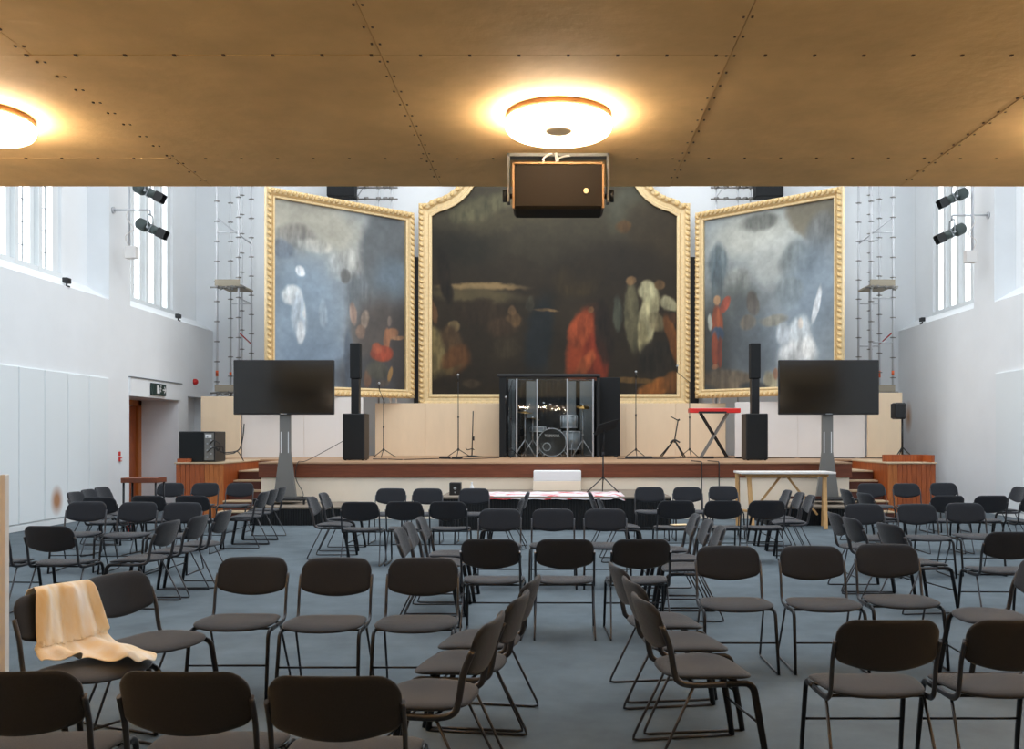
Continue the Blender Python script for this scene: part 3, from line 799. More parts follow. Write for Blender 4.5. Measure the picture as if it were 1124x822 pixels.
# ------------------------------------------------------------------ television stands
def television(x, label):
    y = 17.75; t = thing('television', label, 'television', (x, y, .34), 0, 'large televisions on grey stands')
    z0, z1 = 3.04-.34-1.03, 3.04-.34
    MB().bbox(-.945, .945, -.03, .05, z0, z1, .012).build('screen_case', M['black'], t)
    MB().box(-.93, .93, -.034, -.030, z0+.03, z1-.015).build('screen', M['screen'], t)
    MB().box(-.06, .06, -.036, -.03, z0+.006, z0+.022).build('badge', M['softsilver'], t)
    m = MB(); out = [(-.10, .98), (.10, .98), (.10, z0+.3), (-.10, z0+.3)]
    m.prism(out, .05, .13); m.prism([(-.21, .12), (.21, .12), (.10, .98), (-.10, .98)], .05, .13)
    m.build('column', M['tvmetal'], t)
    MB().box(-.075, -.06, .044, .05, .95, 1.35).box(.06, .075, .044, .05, .95, 1.35).build('column_slots', M['white'], t)
    m = MB(); m.bbox(-.50, .50, -.35, -.27, .07, .11, .01); m.bbox(-.50, .50, .22, .30, .07, .11, .01); m.bbox(-.30, .30, -.30, .28, .075, .12, .01)
    m.build('base_frame', M['black'], t)
    for cx in (-.46, .46):
        for cy in (-.31, .26): MB().cyl((cx-.015, cy, .036), (cx+.015, cy, .036), .036, n=14).box(cx-.012, cx+.012, cy-.02, cy+.02, .035, .08).build('castor', M['black'], t)
television(-5.12, 'large blank television on a grey column stand at the left end of the stage')
television(5.14, 'large blank television on a grey column stand at the right behind the wooden table')

# ------------------------------------------------------------------ column loudspeakers on the stage
def column_speaker(x, label, side):
    t = thing('column_speaker', label, 'speaker', (x, 19.9, SZ), 0, 'column loudspeakers on the stage')
    MB().bbox(-.23, .23, -.25, .25, .015, .98, .015).build('subwoofer', M['black'], t)
    MB().box(-.205, .205, -.262, -.25, .04, .95).build('grille', M['blackcloth'], t)
    MB().bbox(-.085, .085, -.10, .08, .98, 1.72, .012).build('spacer_column', M['black'], t)
    m = MB().bbox(-.105, .105, -.12, .10, 1.72, 2.46, .012); m.build('array_head', M['blackcloth'], t)
    f = MB()
    for a in (-.18, .18):
        for b in (-.2, .2): f.cyl((a, b, 0), (a, b, .02), .02, n=8)
    f.build('feet', M['black'], t)
column_speaker(-4.22, 'tall black column loudspeaker on the stage next to the left television', -1)
column_speaker(4.20, 'tall black column loudspeaker on the stage next to the red keyboard', 1)

# amplifier cabinet on the left box, small speaker on a stand on the right
t = thing('amplifier_cabinet', 'black cabinet with sockets and cables on the left timber box', 'amplifier', (-6.98, 18.55, SZ))
MB().bbox(-.36, .34, -.2, .4, .01, .60, .012).build('cabinet', M['black'], t)
MB().box(-.34, .12, -.206, -.2, .03, .585).build('grille', M['blackcloth'], t)
MB().box(.14, .32, -.207, -.2, .04, .57).build('socket_panel', M['tvmetal'], t)
m = MB()
for k_ in range(7): m.cyl((.2+(k_%2)*.07, -.225, .1+.065*k_), (.2+(k_%2)*.07, -.205, .1+.065*k_), .017, n=10)
m.build('sockets', M['softsilver'], t)
MB().box(.16, .28, -.215, -.207, .47, .54).build('handle_plate', M['white'], t)
cab = MB()
cab.tube(spline([(.25, -.22, .35), (.36, -.3, .42), (.47, -.28, .34), (.42, -.25, .22), (.36, -.25, .30), (.46, -.2, .2), (.6, -.1, .19), (.74, 0, .24), (.78, .1, .45), (.78, .2, .75)]), .012, 6)
cab.tube(spline([(.2, -.22, .2), (.34, -.3, .28), (.5, -.25, .3), (.52, -.2, .17), (.66, -.1, .17), (.72, 0, .20), (.82, .05, .02)]), .010, 6)
cab.build('cable', M['black'], t)

t = thing('stand_speaker', 'small black loudspeaker on a pole stand at the right end of the stage', 'speaker', (7.15, 19.6, SZ))
MB().bbox(-.13, .10, -.14, .14, .86, 1.20, .03).build('speaker_body', M['black'], t)
MB().box(-.137, -.13, -.12, .12, .88, 1.18).build('grille', M['blackcloth'], t)
MB().cyl((.06, 0, .12), (.06, 0, .90), .022, n=10).build('stand_pole', M['black'], t)
for a in (90, 210, 330):
    c, s = math.cos(math.radians(a)), math.sin(math.radians(a))
    MB().cyl((.06, 0, .28), (.06+.26*c, .26*s, .012), .012, n=8).build('leg', M['black'], t)

# ------------------------------------------------------------------ drum screen and kit
BY0 = 22.45
t = thing('drum_screen', 'black-backed drum booth with clear folding panels in the middle of the stage', 'drum screen', (0, BY0, SZ))
s_ = BY0/1034
def PX(px): return (px-610)*s_
H = 1.92
MB().bbox(PX(545.5), PX(659), -.02, .22, H, H+.07, .01).build('roof_panel', M['black'], t)
MB().bbox(PX(548), PX(555.5), .0, .06, 0, H, .01).bbox(PX(548), PX(549.5), .06, 1.45, 0, H, .01).build('side_curtain', M['blackcloth'], t)
MB().bbox(PX(655), PX(658.5), .0, .06, 0, H, .01).bbox(PX(658.5)-.03, PX(658.5), .06, 1.45, 0, H, .01).build('side_curtain', M['blackcloth'], t)
m = MB(); n = 60; a, b = PX(548), PX(658)
pts = [(a+(b-a)*i/n, 1.42+.03*math.sin(i*1.5)) for i in range(n+1)]
m.add([(x, y, 0.005) for x, y in pts]+[(x, y, H) for x, y in pts]+[(x, y+.05, .005) for x, y in pts]+[(x, y+.05, H) for x, y in pts],
      [(i, i+1, n+2+i, n+1+i) for i in range(n)]+[(2*n+2+i, 3*n+3+i, 3*n+4+i, 2*n+3+i) for i in range(n)], True)
m.build('back_curtain', M['blackcloth'], t)
M['foam'] = mat('grey foam and reflection strip', (104, 110, 112), .9, bump=.3, bscale=60)
for a, b, yy in ((577, 588, 1.28), (624, 632.5, 1.28), (637, 652, 1.25), (559.5, 566, .35)):  # the last, narrow front strip imitates a reflection in the acrylic
    MB().bbox(PX(a)*1.04, PX(b)*1.04, yy, yy+.06, 0.01, H-.03, .01).build('foam_reflection_panel', M['foam'], t)
edges = [PX(558), PX(567.2), PX(589.6), PX(622.8), PX(651)]
ysv = [0.10, 0.02, 0.10, 0.02, 0.10]
for i in range(4):
    p0 = Vector((edges[i], ysv[i]-.08, 0)); p1 = Vector((edges[i+1], ysv[i+1]-.08, 0)); d = (p1-p0).normalized(); q = Vector((-d.y, d.x, 0))*.006
    vs = [p0-q, p1-q, p1+q, p0+q]; vs = [v+Vector((0, 0, z)) for z in (.02, H-.06) for v in vs]
    MB().add(vs, [(0,3,2,1),(4,5,6,7),(0,1,5,4),(1,2,6,5),(2,3,7,6),(3,0,4,7)]).build('clear_panel', M['acrylic'], t)
for i in range(1, 5):
    MB().bbox(edges[i]-.020, edges[i]+.020, ysv[i]-.10, ysv[i]-.07, .0, H-.05, .004).build('panel_hinge', M['softsilver'], t)
t2 = thing('black_screen', 'tall black screen panel standing right behind the drum booth', 'screen', (0, 23.3, SZ))
MB().bbox((658-610)*23.3/1034, (680.5-610)*23.3/1034, 0, .08, 0.02, 1.96, .012).build('panel', M['blackcloth'], t2)
MB().bbox(1.12, 1.18, -.2, .28, 0, .03, .005).bbox(1.46, 1.52, -.2, .28, 0, .03, .005).build('foot', M['black'], t2)

KY = 23.0; kk = KY/1034
def KX(px): return (px-610)*kk
def KZ(py): return 1.6+(479-py)*kk-SZ
kit = 'drum kit inside the clear drum booth'
t = thing('bass_drum', 'black-headed bass drum with white lettering inside the drum booth', 'drum', (KX(606), KY, SZ+.006), 0, kit)
R = .35
MB().lathe([(R-.012, .01), (R-.012, .42)], (0, 0, R), 40, 'Y').build('drum_shell', M['drumshell'], t)
m = MB(); m.lathe([(R-.02, -.02), (R+.0, -.02), (R+.0, .03), (R-.02, .03), (R-.02, -.02)], (0, 0, R), 40, 'Y', True, False); m.build('hoop', M['chrome'], t)
MB().lathe([(0.0, -.010), (R-.02, -.010), (R-.02, .004), (0.0, .004)], (0, 0, R), 40, 'Y', False).build('drum_head', M['drumhead'], t)
MB().tube([(-.13+.095*math.cos(a_*PI/12), -.016, R-.11+.095*math.sin(a_*PI/12)) for a_ in range(24)], .012, 8, closed=True).build('port_ring', M['white'], t)
fc = bpy.data.curves.new('lettering', 'FONT'); fc.body = 'YAMAHA'; fc.size = .088; fc.align_x = 'CENTER'; fc.extrude = .001; fc.offset = .004
ft = bpy.data.objects.new('lettering', fc); COL.objects.link(ft)
lme = bpy.data.meshes.new_from_object(ft.evaluated_get(bpy.context.evaluated_depsgraph_get())); bpy.data.objects.remove(ft)
lme.materials.clear(); lme.materials.append(M['white'])
fo = bpy.data.objects.new('lettering', lme); COL.objects.link(fo); fo.parent = t; fo.location = (0, -.014, R+.135); fo.rotation_euler = (PI/2, 0, 0)
for a_ in range(8):
    an = a_*PI/4+.2; x, z = (R+.008)*math.cos(an), R+(R+.008)*math.sin(an)
    MB().box(x-.015, x+.015, -.03, .08, z-.01, z+.01).build('claw', M['chrome'], t)
for s in (-1, 1): MB().cyl((s*.25, .12, .18), (s*.40, -.1, .012), .011, n=8).build('leg', M['chrome'], t)
def drum(px, py_top, py_bot, rad, label, yy=0.0, stand=False, name='tom_drum'):
    zt, zb = KZ(py_top), KZ(py_bot)
    d = thing(name, label, 'drum', (KX(px), KY+yy, SZ), 0, kit)
    MB().lathe([(rad-.01, zb), (rad-.01, zt)], n=28).build('drum_shell', M['drumshell'], d)
    m = MB()
    for z in (zb, zt-.02): m.lathe([(rad-.012, z), (rad+.006, z), (rad+.006, z+.022), (rad-.012, z+.022)], n=28, caps=False)
    m.build('hoop', M['chrome'], d)
    MB().lathe([(0, zt+.003), (rad-.01, zt+.001), (rad-.01, zt-.004)], n=28).build('drum_head', M['white'], d)
    lg = MB()
    for i in range(8):
        a_ = i*PI/4; lg.cyl(((rad+.008)*math.cos(a_), (rad+.008)*math.sin(a_), zb+.01), ((rad+.008)*math.cos(a_), (rad+.008)*math.sin(a_), zt-.01), .008, n=6)
    lg.build('lugs', M['chrome'], d)
    for i in range(3):
        a_ = i*2*PI/3+.4
        if stand: MB().cyl((.02*math.cos(a_), .02*math.sin(a_), zb-.12), (rad*.9*math.cos(a_), rad*.9*math.sin(a_), .012), .009, n=6).build('leg', M['chrome'], d)
        else: MB().cyl(((rad+.01)*math.cos(a_), (rad+.01)*math.sin(a_), zb+.15), ((rad+.03)*math.cos(a_), (rad+.03)*math.sin(a_), .012), .009, n=6).build('leg', M['chrome'], d)
    if stand: MB().cyl((0, 0, zb-.25), (0, 0, zb), .012, n=8).build('stand_post', M['chrome'], d)
drum(625, 455, 469.5, .20, 'small silver-grey drum above the right edge of the bass drum', .66, True)
drum(629, 473, 494, .23, 'deep grey floor drum just right of the bass drum', .45, False, 'floor_drum')
drum(590, 468, 474, .19, 'shallow drum on a stand left of the bass drum', .70, True, 'snare_drum')
def cymbal(px, py, rad, tilt, label, yy, boom=0.0):
    d = thing('cymbal', label, 'cymbal', (KX(px), KY+yy, SZ), 0, kit); z = KZ(py)
    c = MB(); c.lathe([(0, .03), (.035, .025), (.05, .008), (rad, -.012), (rad, -.015), (.05, .004), (0, .02)], n=32)
    o = c.build('cymbal_plate', M['cymbal'], d); o.location = (0, 0, z); o.rotation_euler = (tilt, .1, 0)
    MB().cyl((boom, 0, .35), (boom, 0, z-.12 if boom else z+.05), .018, n=8).cyl((boom, 0, z-.12), (0, 0, z+.04), .010, n=8).build('stand_post', M['chrome'], d)
    MB().cyl((boom, 0, .5), (boom, 0, .56), .02, n=8).cyl((boom, 0, .9), (boom, 0, .94), .018, n=8).build('collar', M['chrome'], d)
    for i in range(3):
        a_ = i*2*PI/3+PI/6+PI
        MB().cyl((boom, 0, .42), (boom+.30*math.cos(a_), .30*math.sin(a_), .012), .015, n=6).build('leg', M['chrome'], d)
cymbal(576, 452, .20, .1, 'cymbal on the leftmost chrome stand of the drum kit', .20)
cymbal(584, 459, .18, -.1, 'low cymbal on the second chrome stand left of the bass drum', .65)
cymbal(640, 446, .17, .35, 'tilted cymbal on the chrome stand right of the bass drum', .15)
t = thing('reflection_bar', 'pale diagonal bar imitating a reflection above the drums inside the booth', 'reflection bar', (KX(600), KY+.9, SZ), 0, kit)
MB().cyl((-.22, 0, KZ(439)), (.52, 0, KZ(447.5)), .018, n=8).build('boom', M['white'], t)  # bar and its stand added to imitate a reflection in the clear panels
MB().cyl((-.22, 0, .3), (-.22, 0, KZ(439)), .014, n=8).build('stand_post', M['black'], t)
for i in range(3):
    a_ = i*2*PI/3; MB().cyl((-.22, 0, .35), (-.22+.28*math.cos(a_), .22*math.sin(a_), .012), .01, n=6).build('leg', M['black'], t)
t = thing('drum_stool', 'round black drum stool behind the bass drum', 'stool', (KX(606), KY+.85, SZ), 0, kit)
MB().lathe([(0, .62), (.15, .62), (.17, .60), (.17, .54), (.15, .52), (0, .52)], n=24).build('seat', M['black'], t)
MB().cyl((0, 0, .2), (0, 0, .53), .015).build('stand_post', M['chrome'], t)
for i in range(3):
    a_ = i*2*PI/3; MB().cyl((0, 0, .32), (.25*math.cos(a_), .22*math.sin(a_), .012), .011, n=6).build('leg', M['chrome'], t)

# ------------------------------------------------------------------ stands
def mic_stand(x, y, z, h, label, boom=None, base=.30, mic=True, group='microphone stands on the stage'):
    t = thing('microphone_stand', label, 'microphone stand', (x, y, z), 0, group)
    MB().cyl((0, 0, .16), (0, 0, h*.55), .013, n=8).cyl((0, 0, h*.52), (0, 0, h), .009, n=8).build('stand_pole', M['tube'], t)
    MB().cyl((0, 0, h*.52), (0, 0, h*.52+.05), .02, n=10).cyl((0, 0, .16), (0, 0, .22), .022, n=10).build('collar', M['tube'], t)
    for i in range(3):
        a_ = i*2*PI/3+PI/6; MB().cyl((0, 0, .20), (base*math.cos(a_), base*math.sin(a_), .012), .009, n=6).sph((base*math.cos(a_), base*math.sin(a_), .014), .014, 6).build('leg', M['tube'], t)
    end = Vector((0, 0, h))
    if boom:
        b = Vector(boom); st_ = Vector((0, 0, h))-b*.25
        MB().cyl(st_, Vector((0, 0, h))+b, .008, n=6).build('boom_arm', M['tube'], t); end = Vector((0, 0, h))+b
    if mic:
        mm = MB().cyl(end, end+Vector((0.0, -.02, .13)), .013, .02, n=10); mm.build('microphone', M['black'], t)
        MB().sph(end+Vector((0, -.024, .15)), .030, 10).build('microphone_head', M['softsilver'], t)
    return t
def sx_at(px, y): return (px-610)*y/1034
mic_stand(sx_at(421, 22.3), 22.3, SZ, 1.35, 'microphone stand with slanted arm nearest the left column loudspeaker', boom=(-.10, 0, .26))
mic_stand(sx_at(503, 22.2), 22.2, SZ, 1.80, 'tall straight microphone stand left of the drum booth', base=.33)
mic_stand(sx_at(698, 22.3), 22.3, SZ, 1.88, 'tall straight microphone stand right of the drum booth', base=.28)
mic_stand(sx_at(757, 22.6), 22.6, SZ, 1.80, 'tall thin stand with a drooping arm left of the red keyboard', boom=(-.30, 0, .24), mic=True, base=.25)
mic_stand(sx_at(561, 22.1), 22.15, SZ, 1.72, 'stand just outside the left edge of the drum booth', boom=(-.12, 0, -.45), base=.26)
t = thing('instrument_stand', 'short upright stand with a round base left of the drum booth', 'stand', (sx_at(518, 22.9), 22.9, SZ))
MB().cyl((0, 0, .03), (.03, 0, 1.12), .013, n=8).build('stand_pole', M['tube'], t)
MB().lathe([(0, 0), (.26, 0), (.26, .012), (.08, .04), (0, .05)], n=24).build('base', M['black'], t)
MB().tube(spline([(-.14, -.1, .22), (-.10, -.12, .18), (0, 0, .2), (.06, -.1, .18)]), .012, 6).box(.02, .06, -.02, .02, .4, .5).build('yoke', M['black'], t)
t = thing('instrument_stand', 'black folding guitar stand between the drum booth and the red keyboard', 'stand', (sx_at(740, 22.2), 22.2, SZ))
for (a, b_) in (((0, 0, .42), (-.36, -.1, .012)), ((0, 0, .42), (-.26, .3, .012)), ((0, 0, .42), (.20, -.2, .012)), ((.02, 0, .40), (.28, .1, .012))):
    MB().cyl(a, b_, .014, n=6).build('leg', M['black'], t)
MB().cyl((0, 0, .35), (.09, 0, .88), .014, n=8).cyl((.09, 0, .88), (-.09, -.05, .97), .012, n=8).cyl((.09, 0, .88), (.13, .0, .90), .02, n=8).build('upright', M['black'], t)
MB().tube(spline([(-.1, -.1, .36), (0, -.05, .42), (.12, -.1, .36)]), .02, 6).build('yoke', M['black'], t)

# red keyboard on an X stand
kx0, kx1, ky = sx_at(757, 21.9), sx_at(813, 21.9), 21.9
t = thing('keyboard', 'red stage keyboard on a crossed stand right of the drum booth', 'keyboard', ((kx0+kx1)/2, ky, SZ))
w2 = (kx1-kx0)/2; kz = 1.6+(479-453)*ky/1034-SZ
MB().bbox(-w2, w2, -.02, .30, kz, kz+.105, .012).build('keyboard_case', M['redkeys'], t)
MB().box(-w2+.2, .25, -.10, -.02, kz-.015, kz+.03).build('key_bed', M['black'], t)
m = MB()
for k_ in range(30):
    m.box(-w2+.06+k_*.031, -w2+.088+k_*.031, .0, .14, kz+.105, kz+.112)
m.build('white_keys', M['white'], t)
for s in (-1, 1):
    f = MB()
    for yy in (.02, .28): f.bbox(-.018, .018, yy-.015, yy+.015, 0, 1.0, .004)
    o = f.build('stand_leg', M['tvmetal'] if s > 0 else M['tube'], t); L = math.hypot(.62, kz-.02); o.scale = (1, 1, L)
    o.location = (-.31*s+(.0), 0 if s > 0 else .0, .01); o.rotation_euler = (0, math.atan2(.62*s, kz-.02), 0)
    if s < 0: o.location.y = .035
MB().bbox(-.36, -.26, -.05, .36, 0, .03, .005).bbox(.26, .36, -.05, .36, 0, .03, .005).build('foot', M['black'], t)
t = thing('pedal_board', 'low dark pedals and cables on the stage below the red keyboard', 'pedals', (kx0+.45, 21.3, SZ))
MB().bbox(-.25, .0, -.1, .1, 0, .05, .01).bbox(.5, .85, -.12, .1, 0, .045, .01).build('pedal', M['black'], t)
MB().tube(spline([(-1.6, .3, .012), (-1.1, .0, .012), (-.6, .25, .012), (-.2, 0, .012), (.3, .2, .012), (.9, 0, .012), (1.9, .3, .012), (3.2, .1, .012), (4.6, .3, .012)]), .011, 6).build('cable', M['black'], t)
t = thing('floor_pedal', 'small black pedal on the stage left of the drum booth', 'pedals', (sx_at(497, 21.2), 21.2, SZ))
MB().bbox(-.3, -.05, -.08, .08, 0, .05, .01).bbox(-.02, .22, -.07, .07, 0, .04, .01).build('pedal', M['black'], t)
t = thing('floor_box', 'low black floor box right of the drum booth on the stage', 'pedals', (sx_at(702, 21.0), 21.0, SZ))
MB().bbox(-.32, .28, -.1, .1, 0, .06, .015).build('pedal', M['black'], t)
MB().tube(spline([(-.5, 0, .011), (-.3, -.15, .011), (0, -.2, .011), (.5, -.1, .011), (.8, .1, .011)]), .011, 6).build('cable', M['black'], t)

# music stand on the riser
my = 17.2; mxx = sx_at(662, my)
t = thing('music_stand', 'black music stand on the middle platform in front of the stage', 'music stand', (mxx, my, .575))
m = MB(); m.box(-.22, .22, -.008, .004, -.15, .15).box(-.22, .22, .004, .05, -.155, -.145)
o = m.build('desk', M['skirt'], t); o.location = (.06, 0, 1.20); o.rotation_euler = (math.radians(52), math.radians(-16), math.radians(25))
MB().cyl((0, 0, .22), (0, 0, .7), .014, n=8).cyl((0, 0, .68), (.02, .0, 1.15), .010, n=8).build('stand_pole', M['tube'], t)
MB().cyl((0, 0, .68), (0, 0, .74), .022, n=8).build('collar', M['black'], t)
for a_ in (200, 330, 90):
    c, s = math.cos(math.radians(a_)), math.sin(math.radians(a_)); MB().cyl((0, 0, .28), (.32*c, .26*s, .012), .010, n=6).build('leg', M['tube'], t)

# cables hanging over the stage front, thin leads on the stage
for i, (px, z1, lb) in enumerate(((770, .05, 'black lead hanging over the stage front, the left of two'), (789, .30, 'black lead hanging over the stage front beside the wooden table'))):
    x = sx_at(px, 18.2)
    o = MB().tube(spline([(x-.1, 18.9, SZ+.012), (x, 18.4, SZ+.012), (x, 18.2, SZ+.0), (x, 18.17, SZ-.12), (x, 18.17, .7), (x+.01, 18.15, z1+.05), (x+.1, 18.05, .01)]), .011, 6).build('hanging_cable', M['black'])
    tag(o, lb, 'cable', 'leads over the stage front')
o = MB().tube(spline([(-4.5, 19.9, SZ+.4), (-4.7, 19.6, SZ+.25), (-4.95, 18.7, SZ+.02), (-4.98, 18.2, SZ-.0), (-5.0, 18.12, .8), (-4.85, 18.1, .5), (-4.9, 18.05, .36)]), .007, 6).build('hanging_cable', M['black'])
tag(o, 'thin lead slanting down from the left column loudspeaker over the stage edge', 'cable', 'leads over the stage front')
o = MB().tube(spline([(-3.9, 20.1, SZ+.02), (-3.6, 20.3, SZ+.012), (-3.2, 20.0, SZ+.012), (-2.6, 20.8, SZ+.012), (-2.0, 20.5, SZ+.012), (-1.3, 21.6, SZ+.012)]), .010, 6).build('floor_cable', M['black'])
tag(o, 'black lead lying on the stage between the left loudspeaker and the drums', 'cable')

# small things on the riser
t = thing('small_speaker', 'small black box standing on the left end of the middle platform', 'speaker', (sx_at(500, 16.5), 16.5, .575))
MB().bbox(-.10, .10, -.08, .10, 0, .22, .008).build('speaker_body', M['black'], t)
MB().sph((0, -.082, .12), .028, 10, (1, .2, 1)).sph((0, -.082, .05), .015, 8, (1, .2, 1)).build('speaker_cone', M['softsilver'], t)
t = thing('bottle', 'small white bottle on the middle platform beside the small black box', 'bottle', (sx_at(518, 16.8), 16.8, .575))
MB().lathe([(0, 0), (.035, 0), (.037, .01), (.037, .12), (.015, .16), (.015, .19)], n=16).build('bottle_body', M['white'], t)
MB().lathe([(0, .215), (.018, .21), (.018, .188), (0, .188)], n=12).build('cap', M['white'], t)
t = thing('equipment_case', 'flat black box on the right end of the middle platform', 'case', (sx_at(712, 16.5), 16.5, .575))
MB().bbox(-.10, .10, -.1, .1, 0, .13, .01).build('case_body', M['black'], t)
MB().box(-.09, .09, -.104, -.1, .06, .065).build('lid_line', M['tvmetal'], t)

# high wooden trestle table at the right
ty = 16.3; tx0, tx1 = sx_at(813, ty), sx_at(917, ty); tz = .985
t = thing('trestle_table', 'high wooden trestle table with white top in front of the right television', 'table', ((tx0+tx1)/2, ty, 0))
w = (tx1-tx0)/2
MB().bbox(-w, w, -.05, .65, tz-.035, tz, .004).build('tabletop', M['tabletop'], t)
MB().bbox(-w+.1, w-.1, .05, .09, tz-.085, tz-.035, .004).bbox(-w+.1, w-.1, .5, .54, tz-.085, tz-.035, .004).build('rail', M['birch'], t)
def bar(a, b_, wd, th, name, par, m=None):
    a, b_ = Vector(a), Vector(b_); mm = MB(); d = b_-a; L = d.length; q = d.to_track_quat('Z', 'X').to_matrix().to_4x4(); q.translation = a
    mm.bbox(-wd/2, wd/2, -th/2, th/2, 0, L, .004, q); return mm.build(name, m or M['birch'], par)
for s in (-1, 1):
    xx = s*(w-.16)
    bar((xx, .10, tz-.04), (xx+s*(-.03), -.08, 0.0), .05, .07, 'leg', t); bar((xx+s*.12, .50, tz-.04), (xx+s*.10, .53, 0.0), .05, .07, 'leg', t)
    bar((xx-s*.03, -.03, .30), (xx+s*.12, .52, .30), .035, .07, 'trestle_bar', t)
bar((-w*.72, .3, .22), (-.06, .3, tz-.09), .035, .05, 'brace', t, M['birch']); bar((w*.72, .3, .22), (.06, .3, tz-.09), .035, .05, 'brace', t, M['birch'])
bar((.0, .35, .52), (w-.15, .35, .52), .05, .03, 'cross_bar', t, M['riser_wood'])

# small dark table near the doorway
t = thing('side_table', 'narrow brown-topped table near the doorway behind the left chairs', 'table', (sx_at(158, 15.4), 15.4, 0))
MB().bbox(-.29, .29, -.2, .2, .85, .93, .006).build('tabletop', M['nosing'], t)
for a in (-.26, .26):
    for b_ in (-.16, .16): MB().cyl((a, b_, 0), (a, b_, .86), .018, n=8).build('leg', M['tube'], t)

# ------------------------------------------------------------------ wall fittings
def wy(px, X=9.1): return X*1034/abs(610-px)
t = thing('exit_sign', 'dark exit sign with white running figure above the doorway', 'sign', (-9.055, wy(170.5), 0))
yy = 0; w = wy(178)-wy(162.5); z0, z1 = 2.53, 2.80
MB().bbox(-.0, .045, -w/2, w/2, z0, z1, .006).build('sign_box', M['signgreen'], t)
m = MB(); X_ = .047
def fq(y0, z0_, y1, z1_, th): 
    a = Vector((X_, y0*w, z0_)); b_ = Vector((X_, y1*w, z1_)); d = (b_-a).normalized(); q = Vector((0, -d.z, d.y))*th
    m.add([a-q, b_-q, b_+q, a+q, *(v+Vector((.002, 0, 0)) for v in (a-q, b_-q, b_+q, a+q))], [(0,3,2,1),(4,5,6,7),(0,1,5,4),(1,2,6,5),(2,3,7,6),(3,0,4,7)])
zc = (z0+z1)/2
fq(-.10, zc-.09, -.10, zc+.09, .055)                      # doorway block
fq(.10, zc+.055, .06, zc-.01, .016); fq(.06, zc-.01, .02, zc-.08, .013); fq(.06, zc-.01, .13, zc-.05, .013); fq(.03, zc+.03, .15, zc+.02, .011)
m.cyl((X_, .12*w, zc+.085), (X_+.002, .12*w, zc+.085), .02, n=12)
fq(.24, zc, .46, zc, .014); fq(.36, zc+.07, .46, zc, .014); fq(.36, zc-.07, .46, zc, .014)
m.build('pictogram', M['white'], t)
t = thing('alarm_sounder', 'round red alarm sounder high on the left wall beside the doorway', 'alarm', (-9.1, wy(213), 1.6+(479-419)*wy(213)/1034))
MB().lathe([(0, .0), (.075, .0), (.075, .05), (.05, .09), (0, .10)], n=24, axis='X').build('sounder', M['red'], t)
t = thing('call_point', 'small red fire call point on the left wall near the doorway', 'call point', (-9.1, wy(131), 1.6+(479-504)*wy(131)/1034))
MB().bbox(0, .04, -.045, .045, -.045, .045, .006).build('case', M['red'], t)
MB().box(.04, .043, -.028, .028, -.028, .02).build('glass', M['white'], t)
MB().bbox(0, .012, -.045, .045, .07, .16, .004).build('notice', M['red'], t)

def lantern(loc, yaw, pitch, label, group):
    """theatre profile lantern; body along local +X before rotation"""
    t = thing('stage_light', label, 'stage light', loc, yaw, group)
    R_ = Matrix.Rotation(pitch, 4, 'Y')
    def bd(mb, name, m): 
        o = mb.build(name, m, t); o.rotation_euler = (0, pitch, 0); return o
    bd(MB().lathe([(0, -.30), (.07, -.30), (.115, -.26), (.12, -.10), (.10, -.06), (0, -.06)], n=20, axis='X'), 'lamp_housing', M['tvdark'])
    bd(MB().lathe([(.085, -.08), (.085, .20), (.08, .20), (0, .19)], n=20, axis='X'), 'lens_tube', M['tvdark'])
    b = MB(); b.box(.19, .36, -.10, -.09, -.09, .09).box(.19, .36, .09, .10, -.09, .09).box(.19, .34, -.09, .09, .09, .10).box(.19, .34, -.09, .09, -.10, -.09)
    bd(b, 'barn_doors', M['black'])
    bd(MB().box(.02, .04, -.09, .09, -.095, .095), 'shutter_band', M['softsilver'])
    y = MB(); y.tube([(0, -.13, 0), (0, -.13, .22), (0, -.10, .27), (0, .10, .27), (0, .13, .22), (0, .13, 0)], .014, 6)
    y.cyl((0, 0, .27), (0, 0, .36), .018, n=8); y.cyl((0, -.15, 0), (0, -.11, 0), .025, n=8).cyl((0, .11, 0), (0, .15, 0), .025, n=8)
    y.build('yoke', M['softsilver'], t)
M['tvdark'] = mat('grey green lantern housing', (72, 82, 80), .5, .2)
def light_bracket(sx, Y, label, lab1, lab2):
    g = 'stage lights on wall brackets'
    t = thing('light_bracket', label, 'bracket', (sx*9.1, Y, 0), 0, 'lighting brackets on the window piers')
    d = -sx
    MB().cyl((d*.34, 0, 5.45), (d*.34, 0, 7.6), .024, n=10).build('vertical_pole', M['steel'], t)
    for z in (6.25, 7.0): MB().cyl((0, 0, z), (d*.76, 0, z), .02, n=8).cyl((0, 0, z), (d*.03, 0, z), .07, n=10).build('wall_arm', M['steel'], t)
    MB().bbox(min(d*.27, d*.5), max(d*.27, d*.5), -.08, .08, 5.25, 5.50, .01).build('control_box', M['whiteboard'], t)
    MB().tube(spline([(d*.34, -.03, 5.5), (d*.30, -.08, 5.7), (d*.45, -.06, 5.85), (d*.3, -.04, 6.1), (d*.35, 0, 6.3)]), .012, 6).build('cable', M['whiteboard'], t)
    yaw = 0 if sx < 0 else PI
    lantern((sx*9.1+d*.78, Y-.02, 5.87), yaw, math.radians(25), lab1, g)
    lantern((sx*9.1+d*.72, Y+.0, 6.62), yaw, math.radians(25), lab2, g)
light_bracket(-1, 19.35, 'white wall bracket holding two stage lights on the left window pier',
  'lower grey stage light on the left wall, aimed down right', 'upper stage light on the left wall, cut by the gallery edge')
light_bracket(1, 19.8, 'white wall bracket holding two stage lights on the right window pier',
  'lower grey stage light on the right wall, aimed down left', 'upper stage light on the right wall, cut by the gallery edge')
